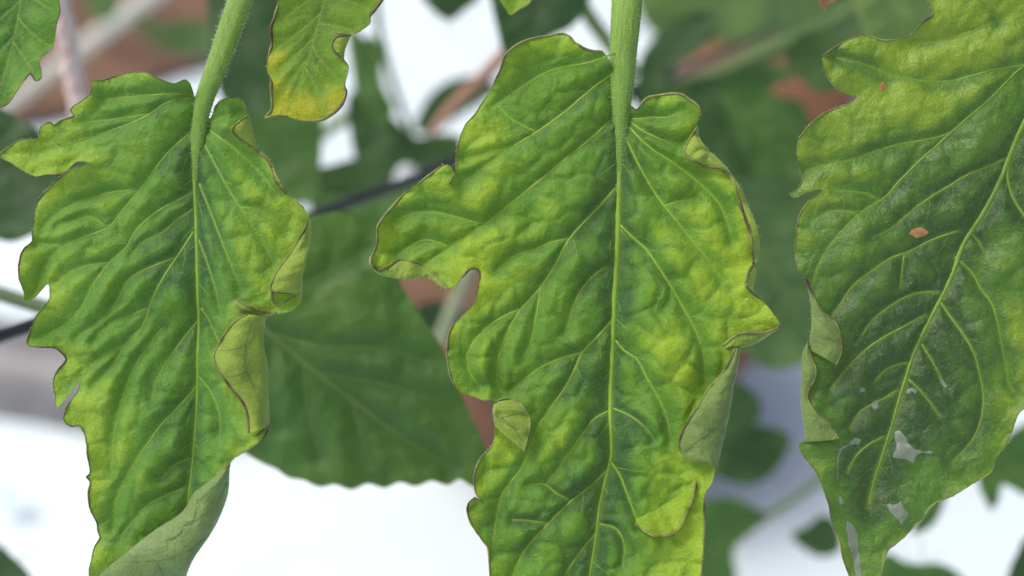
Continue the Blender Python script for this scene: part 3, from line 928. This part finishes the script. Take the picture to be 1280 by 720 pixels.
Cl = Leaf('tomato_leaflet', 'dark green tomato leaflet with yellow margins, pale dried patches and a tapering tip', 'leaf', M_C, C_out, (1305, 100),
          depth=.001, veins=C_veins, edge_up=5, blister=1.8, mid_dark=.12, quilt=5.5, lam=14, trough=6, wave=3, droop=10, chl=.30, edge_yellow=.30, seed=4, group='hanging tomato leaflets',
          blobs=[(1050, 210, 45, .35), (1060, 300, 50, .28), (1150, 60, 110, .35), (1240, 60, 90, .35), (1120, 130, 60, .25), (1270, 410, 40, .5), (1240, 330, 40, .25), (1255, 480, 35, .4), (1120, 400, 80, -.26), (1090, 500, 80, -.28), (1180, 500, 60, -.22), (1110, 600, 70, -.22), (1110, 270, 30, -.1), (1190, 250, 50, -.08), (1100, 600, 50, .02), (1180, 590, 40, .1), (1090, 100, 30, -.15), (1160, 250, 40, -.1)],
          gauss=[(1060, 300, 45, 6), (1150, 350, 60, -4), (1230, 420, 40, 5), (1020, 200, 40, 6), (1065, 80, 40, 5)], vein_mat=M_VEIN_C)
Cl.stalk([(1400, -180, -70), (1372, -80, -30), (1350, 0, -8), (1325, 55, -2), (1308, 95, -1), (1290, 135, 0)], [20, 19, 18, 15, 10, 6], hairs=300)
for st, sp in C_out:
    if st == 'm': Cl.margin(sp, 1.0)
    if st == 'p': Cl.margin(sp, .7, M_MARGIN_L)
Cl.flap([(1003, 346), (1009, 362), (1011, 398), (1009, 420), (1010, 437)], [(1004, 347), (1020, 385), (1040, 403), (1047, 436), (1040, 455)], rise=9, lift=5, chl=.5, mat=M_UM, w=1.5, veins=[[(.5, .1), (.6, .5), (.75, .9)]])
Cl.flap([(1007, 428), (1001, 442), (999, 485), (999, 510), (1002, 530), (1004, 551)], [(1007, 430), (1016, 466), (1006, 494), (1012, 510), (1030, 525), (1043, 546)], rise=7, lift=4, chl=.5, mat=M_UM, w=1.3)
for poly in [[(1116, 540), (1124, 537), (1133, 550), (1142, 560), (1158, 561), (1166, 566), (1146, 568), (1140, 580), (1128, 573), (1114, 572), (1118, 556)],
             [(1106, 629), (1119, 627), (1125, 624), (1127, 632), (1134, 640), (1129, 648), (1123, 657), (1118, 648), (1110, 640)],
             [(1055, 648), (1062, 652), (1070, 664), (1073, 690), (1074, 722), (1068, 728), (1064, 700), (1058, 678)],
             [(1046, 560), (1056, 553), (1068, 546), (1075, 548), (1073, 555), (1062, 556), (1050, 564), (1047, 590), (1049, 618), (1054, 627), (1047, 628), (1044, 605), (1043, 580)],
             [(1088, 502), (1097, 500), (1098, 508), (1091, 512)],
             [(1073, 484), (1082, 485), (1080, 490), (1071, 490)],
             [(1132, 487), (1140, 484), (1147, 489), (1143, 493), (1138, 490), (1134, 494)],
             [(1171, 470), (1178, 474), (1184, 483), (1179, 487), (1176, 480)]]:
    Cl.patch(poly, M_RESIDUE, 'dried_patch')
Cl.patch([(1133, 292), (1141, 287), (1149, 285), (1157, 289), (1159, 291), (1151, 296), (1144, 298), (1139, 295)], M_SPOT, 'brown_spot')
Cl.patch([(1098, 110), (1101, 104), (1104, 103), (1105, 111), (1101, 115)], M_SPOT, 'brown_spot')
Cl.edge_hairs(400); Cl.blade_hairs(2500); Cl.veinlets(M_VLET_C, 44, 3)

# ------------------------------------------------------------------ three leaflets reaching in from above
D_out = [
 ('m', [(355, -60), (350, 0), (345, 20), (340, 35), (340, 55), (337, 65), (334, 80), (334, 90), (339, 100), (340, 120), (339, 139), (332, 148), (341, 146), (352, 145), (362, 147), (372, 150), (390, 151), (405, 149), (420, 140), (430, 128), (434, 115), (431, 108), (435, 95), (436, 83), (431, 76)]),
 ('f', [(431, 70), (433, 60), (438, 46)]),
 ('m', [(449, 41), (459, 34), (463, 29), (463, 20), (470, 12), (478, 2), (492, -20), (500, -60)]),
 ('f', [(470, -110), (410, -120), (370, -100)]),
]
D_veins = [
 (.9, .4, [(430, -100), (418, -50), (405, 0), (392, 50), (378, 95), (360, 138)]),
 (.9, .4, [(408, -15), (380, 5), (355, 25)]), (.9, .4, [(402, 15), (375, 40), (345, 62)]), (.8, .35, [(394, 45), (370, 70), (346, 92)]),
 (.8, .35, [(386, 72), (366, 98), (348, 122)]), (.9, .4, [(406, 0), (430, 0), (455, 8)]), (.9, .4, [(398, 30), (420, 32), (440, 38)]),
 (.8, .35, [(390, 58), (405, 80), (425, 100)]), (.8, .35, [(382, 85), (395, 110), (405, 138)]),
]
D = Leaf('tomato_leaflet', 'small leaflet with a yellow blunt end and dark wavy edge, between the two hairy stalks', 'leaf', M_D, D_out, (430, -100),
         depth=-.001, veins=D_veins, quilt=3.5, lam=11, trough=5, wave=3, droop=6, chl=.42, edge_yellow=.15, seed=5, group='hanging tomato leaflets',
         blobs=[(366, 146, 30, .8), (352, 112, 28, .3), (345, 70, 20, .35), (420, 130, 25, .35), (400, 30, 50, -.1)], veinal=.25, vein_mat=M_VLET, bumps=.7)
for st, sp in D_out:
    if st == 'm': D.margin(sp, 1.7)
D.flap([(431, 76), (431, 68), (434, 58), (439, 46)], [(431, 77), (416, 60), (420, 49), (438, 45)], rise=4, lift=3, chl=.85, w=1.6)
D.margin([(417, 60), (415, 55), (418, 48), (427, 44), (440, 46)], 1.5, lift=5)
D.stalk([(450, -190, -50), (440, -140, -15), (430, -100, 0), (424, -70, 0)], [8, 7, 6, 3], hairs=150)
D.edge_hairs(200)

E_out = [
 ('m', [(60, -60), (71, -30), (76, 0), (77, 18), (72, 30), (69, 48), (66, 60), (56, 72), (52, 79), (54, 86), (54, 99), (47, 102), (40, 93), (30, 108), (18, 120), (8, 130), (-2, 134)]),
 ('f', [(-30, 140), (-80, 120), (-110, 40), (-90, -50), (-40, -110), (20, -110)]),
]
E_veins = [(.9, .4, [(30, -90), (28, -40), (25, 5), (18, 45), (8, 85), (-5, 125)]), (.9, .4, [(27, -20), (45, 0), (65, 12)]), (.9, .4, [(22, 22), (40, 42), (60, 56)]), (.8, .35, [(16, 52), (30, 72), (42, 88)]),
           (.9, .4, [(26, 0), (0, 25), (-30, 50)]), (.8, .35, [(18, 45), (-5, 70), (-30, 90)])]
E = Leaf('tomato_leaflet', 'plain green leaflet in front of the pale twine, with a small tooth at its end', 'leaf', M_A, E_out, (30, -90),
         depth=.003, veins=E_veins, quilt=3.5, lam=11, trough=5, wave=3, droop=5, chl=.34, edge_yellow=.2, seed=6, group='hanging tomato leaflets', vein_mat=M_VLET, bumps=.7)
for st, sp in E_out:
    if st == 'm': E.margin(sp, .95)
E.stalk([(60, -190, -50), (45, -140, -15), (30, -90, 0), (28, -60, 0)], [8, 7, 6, 3], hairs=150)

F_ = Leaf('tomato_leaflet', 'pale pointed tip of a leaflet beside the thick hairy stalk', 'leaf', M_A,
          [('m', [(612, -60), (620, -15), (626, 3), (632, 12), (638, 19), (650, 12), (662, 4), (672, -12), (690, -60)]), ('f', [(680, -100), (640, -110), (615, -95)])],
          (650, -100), depth=-.001, veins=[(2.2, .6, [(650, -100), (648, -50), (643, -10), (638, 16)])], quilt=2.5, trough=4, wave=1.5, droop=4, chl=.8, seed=7, group='hanging tomato leaflets', vein_mat=M_VLET)
F_.margin([(612, -60), (620, -15), (626, 3), (632, 12), (638, 19), (650, 12), (662, 4), (672, -12)], 1.0)
F_.stalk([(690, -190, -50), (672, -145, -15), (650, -100, 0), (649, -80, 0)], [7, 6, 5, 2.5], hairs=0)

G_ = Leaf('dry_leaf_tip', 'shrivelled orange brown leaf tip hanging above the gap', 'leaf', M_DRY,
          [('m', [(1000, -40), (1012, -8), (1022, 0), (1026, 8), (1032, 15), (1035, 6), (1046, 0), (1060, -40)]), ('f', [(1050, -80), (1020, -85)])],
          (1030, -80), depth=.012, veins=[(.8, .35, [(1030, -80), (1031, -30), (1032, 8)])], quilt=3, trough=3, wave=4, droop=2, chl=.6, seed=8)

# ------------------------------------------------------------------ leaf stem the leaflets hang from (just above the view)
def world_tube(name, pts, radii, mat, label, cat, sides=12, group=None, parent=None, step=.004):
    p = spline([tuple(q) for q in pts], step)
    o = p[0].copy()
    V, F, N = tube_geo(p - o, radii, sides)
    ob = mesh_obj(name, V, F, mat, parent)
    ob.location = Vector(o)
    if not parent: tag(ob, label, cat, group)
    return ob, V, N

M_BSTEM = simple('background_stem', (.085, .17, .035), (.12, .20, .05), 300, .5)
M_BSTEM_D = simple('background_stem_dark', (.035, .075, .020), (.05, .10, .03), 300, .5)
M_BSTEM_M = simple('background_stem_mid', (.055, .115, .025), (.075, .14, .035), 300, .5)
M_HOSE = simple('black_hose', (.018, .018, .024), (.028, .028, .034), 200, .45, .0003)
M_GREY = simple('fold_shade_grey', (.16, .165, .175), (.21, .215, .225), 60, .4, .0005)
M_POT = simple('terracotta', (.25, .105, .055), (.13, .058, .035), 38, .85, .0012, bscale=260)
M_TWINE = simple('pink_twine', (.78, .72, .68), (.72, .50, .48), 130, .9, .0006, bscale=700)
M_STAKE = simple('white_stake', (.62, .62, .58), (.50, .50, .45), 40, .6, .0006)
M_TWIG = simple('dry_twig', (.46, .27, .20), (.34, .19, .13), 200, .8, .0006)

pts = [place(-160, -190, .006), place(60, -200, .006), place(330, -165, .008), place(450, -200, .006), place(690, -195, .006), place(800, -172, .008), place(1100, -190, .008), place(1400, -190, .008), place(1700, -120, .02)]
end = pts[-1]
pts += [Vector((end.x + .02, end.y + .02, .2)), Vector((end.x + .02, end.y + .03, -.006))]
ob, V, N = world_tube('plant_stem', pts, [.0022, .0026, .003, .004, .005, .006], M_STEM, 'long green stem carrying all the hanging leaflets above the view', 'stem')


# ------------------------------------------------------------------ out-of-focus things behind
def back_leaf(label, mat, pts, base, depth, veins=None, chl=.45, tilt=(0, 0), seed=0, quilt=4, wave=3, droop=10, tip=None, stem=None, group='leaves in the background', spacing=7, name='tomato_leaf', blobs=()):
    if veins is None:
        c = np.mean(np.array(pts, float), 0)
        far = tip or tuple(2 * c - np.array(base))
        b = np.array(base, float); f = np.array(far, float)
        d = f - b; nrm = np.array((-d[1], d[0])) * .32
        veins = [(2.4, .8, [tuple(b), tuple(b + d * .5 + nrm * .08), tuple(b + d * .92)])]
        for t in (.22, .42, .62):
            for sg in (1, -1):
                q = b + d * t
                veins.append((1.2, .5, [tuple(q), tuple(q + d * .14 + sg * nrm * (1 - t * .6) * .9)]))
    L = Leaf(name, label, 'leaf', mat, [('f', pts)], base, depth, veins=veins, spacing=spacing, quilt=quilt, lam=16, trough=6, wave=wave, droop=droop, chl=chl, tilt=tilt, seed=seed, group=group,
             edge_yellow=.05, vein_mat={'leaf_background_dark': M_BSTEM_D}.get(mat.name, M_BSTEM), blobs=blobs)
    if stem:
        L.stalk([(*q,) for q in stem], [4.5, 4], hairs=0, mat=M_BSTEM)
    return L

back_leaf('large smooth green leaf with scalloped lower edge, between two lobed leaflets and just behind them', M_BG,
  [(330, 300), (360, 280), (395, 268), (430, 262), (462, 275), (482, 310), (503, 360), (534, 405), (556, 440), (576, 492), (600, 543), (612, 575), (606, 592), (594, 607), (575, 598), (560, 606), (540, 600), (520, 607), (500, 602), (480, 610), (460, 604), (440, 611), (420, 604), (400, 608), (380, 600), (360, 597), (345, 587), (325, 579), (300, 560), (280, 500), (270, 420), (290, 340)],
  (300, 380), .038, veins=[(5.0, 2.0, [(300, 380), (335, 415), (380, 452), (440, 500), (500, 545), (560, 582)]), (3.2, 1.2, [(335, 417), (400, 433), (480, 437), (530, 450)]), (1.8, .7, [(300, 380), (360, 360), (430, 330), (460, 310)]), (1.8, .7, [(400, 467), (470, 478), (550, 500)]), (1.8, .7, [(380, 452), (385, 510), (400, 570)]), (1.6, .6, [(440, 500), (450, 540), (460, 580)]), (1.6, .6, [(345, 424), (335, 480), (335, 540)])],
  chl=.55, quilt=6, spacing=4, seed=3, wave=3, droop=26, blobs=[(380, 330, 50, .25), (480, 480, 60, -.2), (540, 560, 40, .2), (350, 540, 40, -.2), (440, 400, 40, .15)])
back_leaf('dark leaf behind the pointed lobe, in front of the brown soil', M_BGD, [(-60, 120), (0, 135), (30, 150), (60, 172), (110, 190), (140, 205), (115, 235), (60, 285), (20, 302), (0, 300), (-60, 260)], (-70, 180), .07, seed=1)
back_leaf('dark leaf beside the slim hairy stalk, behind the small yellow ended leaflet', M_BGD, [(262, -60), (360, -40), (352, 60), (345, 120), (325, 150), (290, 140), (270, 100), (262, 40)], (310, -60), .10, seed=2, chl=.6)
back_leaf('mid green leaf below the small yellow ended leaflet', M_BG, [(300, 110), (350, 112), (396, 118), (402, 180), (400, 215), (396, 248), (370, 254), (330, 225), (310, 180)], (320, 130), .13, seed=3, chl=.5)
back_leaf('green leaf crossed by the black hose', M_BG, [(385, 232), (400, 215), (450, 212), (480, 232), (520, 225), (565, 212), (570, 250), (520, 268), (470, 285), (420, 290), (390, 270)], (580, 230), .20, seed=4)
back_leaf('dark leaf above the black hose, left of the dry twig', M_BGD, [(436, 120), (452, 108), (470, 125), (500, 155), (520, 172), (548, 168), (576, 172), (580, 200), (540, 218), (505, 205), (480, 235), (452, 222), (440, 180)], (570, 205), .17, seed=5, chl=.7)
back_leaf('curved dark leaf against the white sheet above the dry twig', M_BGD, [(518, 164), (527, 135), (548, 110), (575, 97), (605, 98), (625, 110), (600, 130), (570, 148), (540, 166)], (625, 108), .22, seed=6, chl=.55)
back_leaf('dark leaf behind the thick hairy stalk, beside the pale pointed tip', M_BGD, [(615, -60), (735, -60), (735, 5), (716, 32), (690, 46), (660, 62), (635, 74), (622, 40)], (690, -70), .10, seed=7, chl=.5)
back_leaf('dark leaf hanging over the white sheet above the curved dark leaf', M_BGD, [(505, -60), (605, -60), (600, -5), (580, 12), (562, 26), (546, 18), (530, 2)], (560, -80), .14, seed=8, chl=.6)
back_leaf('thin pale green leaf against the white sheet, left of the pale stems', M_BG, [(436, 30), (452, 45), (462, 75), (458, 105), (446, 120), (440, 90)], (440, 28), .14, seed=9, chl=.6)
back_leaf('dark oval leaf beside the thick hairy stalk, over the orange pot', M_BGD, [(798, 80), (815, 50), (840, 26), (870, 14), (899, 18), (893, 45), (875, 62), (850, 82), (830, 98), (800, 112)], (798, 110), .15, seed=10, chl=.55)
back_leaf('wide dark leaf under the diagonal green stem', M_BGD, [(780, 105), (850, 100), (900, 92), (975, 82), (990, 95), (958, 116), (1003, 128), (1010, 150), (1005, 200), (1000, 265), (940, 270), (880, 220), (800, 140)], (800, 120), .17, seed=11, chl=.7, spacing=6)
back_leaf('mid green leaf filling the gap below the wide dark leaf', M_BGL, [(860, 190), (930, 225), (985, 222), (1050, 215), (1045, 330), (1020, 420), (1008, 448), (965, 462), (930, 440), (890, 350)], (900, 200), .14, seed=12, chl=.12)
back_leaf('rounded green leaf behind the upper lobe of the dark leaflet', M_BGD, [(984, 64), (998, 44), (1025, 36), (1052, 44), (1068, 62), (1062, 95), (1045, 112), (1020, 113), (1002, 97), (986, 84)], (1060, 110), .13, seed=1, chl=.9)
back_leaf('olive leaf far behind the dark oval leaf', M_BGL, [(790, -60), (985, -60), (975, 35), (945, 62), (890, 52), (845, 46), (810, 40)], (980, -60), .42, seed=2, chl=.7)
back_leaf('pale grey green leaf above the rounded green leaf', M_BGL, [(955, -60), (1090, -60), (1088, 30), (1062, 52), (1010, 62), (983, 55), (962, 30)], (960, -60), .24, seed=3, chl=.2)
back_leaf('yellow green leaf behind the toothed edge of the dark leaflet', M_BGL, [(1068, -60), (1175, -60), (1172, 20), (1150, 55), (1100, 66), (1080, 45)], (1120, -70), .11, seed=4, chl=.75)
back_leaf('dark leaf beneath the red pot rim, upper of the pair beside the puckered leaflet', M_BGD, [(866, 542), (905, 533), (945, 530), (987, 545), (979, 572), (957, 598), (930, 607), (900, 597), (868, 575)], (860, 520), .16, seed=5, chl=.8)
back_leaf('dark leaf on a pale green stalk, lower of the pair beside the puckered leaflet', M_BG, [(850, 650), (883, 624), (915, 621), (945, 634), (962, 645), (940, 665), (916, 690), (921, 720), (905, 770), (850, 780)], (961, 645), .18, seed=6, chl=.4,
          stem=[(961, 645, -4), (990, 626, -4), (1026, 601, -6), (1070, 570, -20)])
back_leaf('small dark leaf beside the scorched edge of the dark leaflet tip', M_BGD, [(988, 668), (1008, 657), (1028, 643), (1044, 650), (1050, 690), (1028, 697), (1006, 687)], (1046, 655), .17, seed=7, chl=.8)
back_leaf('narrow grey green leaf under the lower edge of the dark leaflet', M_BG, [(1138, 667), (1148, 645), (1165, 622), (1182, 610), (1176, 640), (1162, 660)], (1182, 608), .12, seed=8, chl=.5)
back_leaf('lobed green leaf half behind the dark leaflet, over the white sheet', M_BG, [(1222, 590), (1245, 560), (1262, 540), (1300, 525), (1345, 560), (1325, 622), (1280, 618), (1252, 606), (1246, 628), (1238, 638), (1227, 620)], (1330, 560), .12, seed=9, chl=.5)
back_leaf('green leaf under the tip of the dark leaflet', M_BG, [(1085, 790), (1096, 705), (1108, 690), (1130, 702), (1150, 705), (1172, 703), (1197, 716), (1212, 740), (1205, 800)], (1150, 800), .12, seed=10, chl=.6)
back_leaf('dark leaf at the far corner beyond the lobed green leaf', M_BGD, [(1258, 790), (1268, 695), (1288, 665), (1330, 690), (1330, 790)], (1320, 790), .10, seed=11)
back_leaf('brown edged dark leaf low over the white sheet, beside the faint blue mark', M_BGD, [(-70, 650), (-10, 672), (18, 697), (38, 718), (55, 765), (-70, 800)], (-70, 760), .08, seed=12, chl=.6)
back_leaf('soft green leaf on the brown soil beside the slim hairy stalk', M_BGL, [(165, 18), (200, 30), (250, 22), (275, 48), (255, 70), (222, 67), (188, 52)], (275, 35), .38, seed=1, chl=.25)
back_leaf('green leaf on the soil beyond the white stake', M_BGL, [(95, -30), (130, -30), (150, 10), (128, 30), (110, 10)], (100, -40), .45, seed=2, chl=.3)

# stems
world_tube('green_stem', [place(-120, 340, .07), place(-20, 362, .065), (place(60, 386, .06)), place(160, 410, .06), place(300, 440, .07)], [.0013], M_BSTEM_D, 'smooth green stem above the black hose, behind the ragged leaflet', 'stem')
world_tube('green_stem', [place(820, 124, .19), place(890, 96, .185), place(960, 66, .18), place(1040, 30, .18), place(1140, -40, .18)], [.0022, .0024, .0026], M_BSTEM_M, 'diagonal green stem beside the orange pot', 'stem')
world_tube('green_stem', [place(712, -60, .12), place(728, 5, .12), place(750, 40, .125), place(790, 90, .14)], [.0016], M_BSTEM, 'thin green stem slanting behind the thick hairy stalk', 'stem')
world_tube('green_stem', [place(465, -60, .16), place(473, 30, .16), place(488, 95, .17), place(512, 165, .18), place(530, 240, .2)], [.0009], M_BSTEM, 'thin upright stem in front of the white sheet', 'stem')
world_tube('green_stem', [place(445, 140, .20), place(400, 170, .2), place(372, 230, .2), place(360, 300, .21)], [.0016], M_BSTEM, 'green stem below the yellow ended leaflet', 'stem')

# hose, grey strip for the sheet's fold shadow, twine, stake, twig
world_tube('black_hose', [place(-260, 520, .02), place(0, 420, .045), place(60, 400, .05), place(230, 336, .07), place(410, 263, .095), place(500, 230, .11), place(565, 203, .12), place(760, 130, .16), place(955, 42, .24), place(1150, -60, .3)],
           [.00115], M_HOSE, 'thin black irrigation hose running diagonally behind the leaflets', 'hose')
g0, g1 = on_ground(-300, 398), on_ground(300, 500)
d = (g1 - g0).normalized(); up = Vector((0, 0, 1)); sd_ = d.cross(up).normalized()
prof = [(0, .000), (.004, .018), (.016, .026), (.036, .028), (.050, .020), (.055, 0)]
gv, gf = [], []
for k in range(12):
    c = g0 + (g1 - g0) * (k / 11)
    for a, b in prof: gv.append(c + sd_ * (a - .02) + up * (b - .006) - g0)
for k in range(11):
    for j in range(len(prof) - 1):
        gf.append((k * 6 + j, (k + 1) * 6 + j, (k + 1) * 6 + j + 1, k * 6 + j + 1))
o = mesh_obj('fold_shade_strip', gv, gf, M_GREY); o.location = g0  # raised grey strip added in place of the shadow along a sheet fold
tag(o, 'grey raised strip standing in for a fold shadow on the white sheet behind the ragged leaflet', 'fold shade strip')

a = place(88, 75, .10)
tw = bpy.data.objects.new('support_twine', None); col.objects.link(tw); tw.location = (a.x, a.y, 0)
tag(tw, 'pinkish white twisted twine hanging in front of the brown soil', 'twine')
for ph in range(3):
    zz = np.arange(-.005, .62, .0022)
    q = np.stack([.00105 * np.cos(zz * 520 + ph * 2.09), .00105 * np.sin(zz * 520 + ph * 2.09), zz], 1)
    V, F, N = tube_geo(q, [.00125], 6)
    mesh_obj('strand', V, F, M_TWINE, tw)

s0, s1 = on_ground(-40, 165), place(200, -14, .52)
world_tube('garden_stake', [s0 - (s1 - s0) * .02, s0, s0 + (s1 - s0) * .5, s1, s1 + (s1 - s0) * .5], [.0042], M_STAKE, 'whitish stake slanting over the brown soil behind the twine', 'stake', step=.02)
t0, t1 = place(538, 167, .15), place(604, 96, .16)
world_tube('dry_twig', [t0, t0.lerp(t1, .4) + Vector((0, 0, .001)), t1, t1 + (t1 - t0) * .8], [.0010, .0016, .0018], M_TWIG, 'reddish brown dry twig beside the curved dark leaf', 'twig')


# terracotta pots standing on the sheet
def pot(px, py, r, h, label, mat=None):
    g = on_ground(px, py)
    root = bpy.data.objects.new('flower_pot', None); col.objects.link(root); root.location = (g.x, g.y, -.004)
    tag(root, label, 'pot', 'terracotta pots on the sheet')
    prof = [(0, 0), (r * .70, 0), (r * .72, .004), (r * .93, h * .80), (r * .94, h * .805), (r * 1.0, h * .81), (r * 1.03, h * .83), (r * 1.05, h * .99), (r * 1.03, h), (r * .96, h), (r * .94, h * .9), (r * .92, h * .86)]
    V, F = [], []
    S = 56
    for rr, z in prof:
        for k in range(S):
            a = 2 * math.pi * k / S
            V.append((rr * math.cos(a), rr * math.sin(a), z))
    for i in range(len(prof) - 1):
        for k in range(S):
            F.append((i * S + k, i * S + (k + 1) % S, (i + 1) * S + (k + 1) % S, (i + 1) * S + k))
    mesh_obj('pot_body', V, F, mat or M_POT, root)
    V, F = [(0, 0, h * .9)], []
    for i in range(1, 9):
        for k in range(40):
            a = 2 * math.pi * k / 40
            V.append((r * .945 * i / 8 * math.cos(a), r * .945 * i / 8 * math.sin(a), h * .88 + random.uniform(-.003, .004) * (i < 8)))
    for k in range(40): F.append((0, 1 + k, 1 + (k + 1) % 40))
    for i in range(7):
        for k in range(40):
            F.append((1 + i * 40 + k, 1 + (i + 1) * 40 + k, 1 + (i + 1) * 40 + (k + 1) % 40, 1 + i * 40 + (k + 1) % 40))
    mesh_obj('potting_soil', V, F, M_SOIL, root)
    return root

pot(714, 500, .092, .092, 'terracotta pot behind the puckered leaflet, its side showing beside the large smooth leaf')
pot(955, 130, .075, .10, 'terracotta pot beyond the diagonal green stem', simple('terracotta_pale', (.42, .19, .095), (.30, .13, .07), 45, .85, .0012, bscale=260))

# small things glimpsed through the gap beside the large smooth leaf
back_leaf('dark leaf-shaped blot on the red pot, glimpsed beside the large smooth leaf', M_BGD, [(520, 385), (540, 376), (562, 380), (580, 392), (572, 412), (548, 418), (528, 406)], (585, 400), .16, seed=3, chl=.1)  # leaf-shaped blot for a dark spot of unknown cause on the pot
world_tube('green_stem', [place(535, 440, .15), place(552, 420, .15), place(568, 380, .15), place(590, 330, .16), place(620, 280, .17)], [.0016], simple('pale_stem', (.30, .36, .22), (.24, .30, .17), 300, .5), 'pale short stem glimpsed in front of the red pot', 'stem')
mk = [on_ground(10 + 18 * math.cos(a) * (1 + .25 * math.sin(3 * a)), 622 + 11 * math.sin(a) * (1 + .3 * math.cos(2 * a)), .004) for a in np.linspace(0, 2 * math.pi, 25)[:-1]]
mesh_obj('blue_mark', mk, [tuple(reversed(range(24)))], simple('pale_blue_print', (.42, .66, .80), (.55, .74, .84), 60, .4), bpy.data.objects['ground_sheet'])
back_leaf('dark leaf in the gap just under the red pot, above another dark leaf', M_BGD, [(862, 474), (900, 470), (925, 478), (948, 496), (952, 518), (930, 536), (900, 534), (866, 520)], (862, 500), .15, seed=4, chl=.6)
back_leaf('narrow green leaf hanging against the white sheet, right of the yellow ended leaflet', M_BG, [(447, 66), (462, 44), (478, 62), (477, 100), (492, 140), (474, 158), (455, 130)], (462, 40), .16, seed=6, chl=.5)
back_leaf('pale green leaf above the black hose, below the white gap', M_BGL, [(392, 214), (420, 205), (450, 198), (478, 208), (470, 232), (430, 245), (398, 240)], (395, 225), .14, seed=7, chl=.2)
back_leaf('green leaf low behind the dark leaflet, beside the diagonal stem end', M_BG, [(905, 120), (950, 108), (1000, 150), (1012, 200), (985, 235), (940, 210)], (900, 118), .14, seed=9, chl=.35)
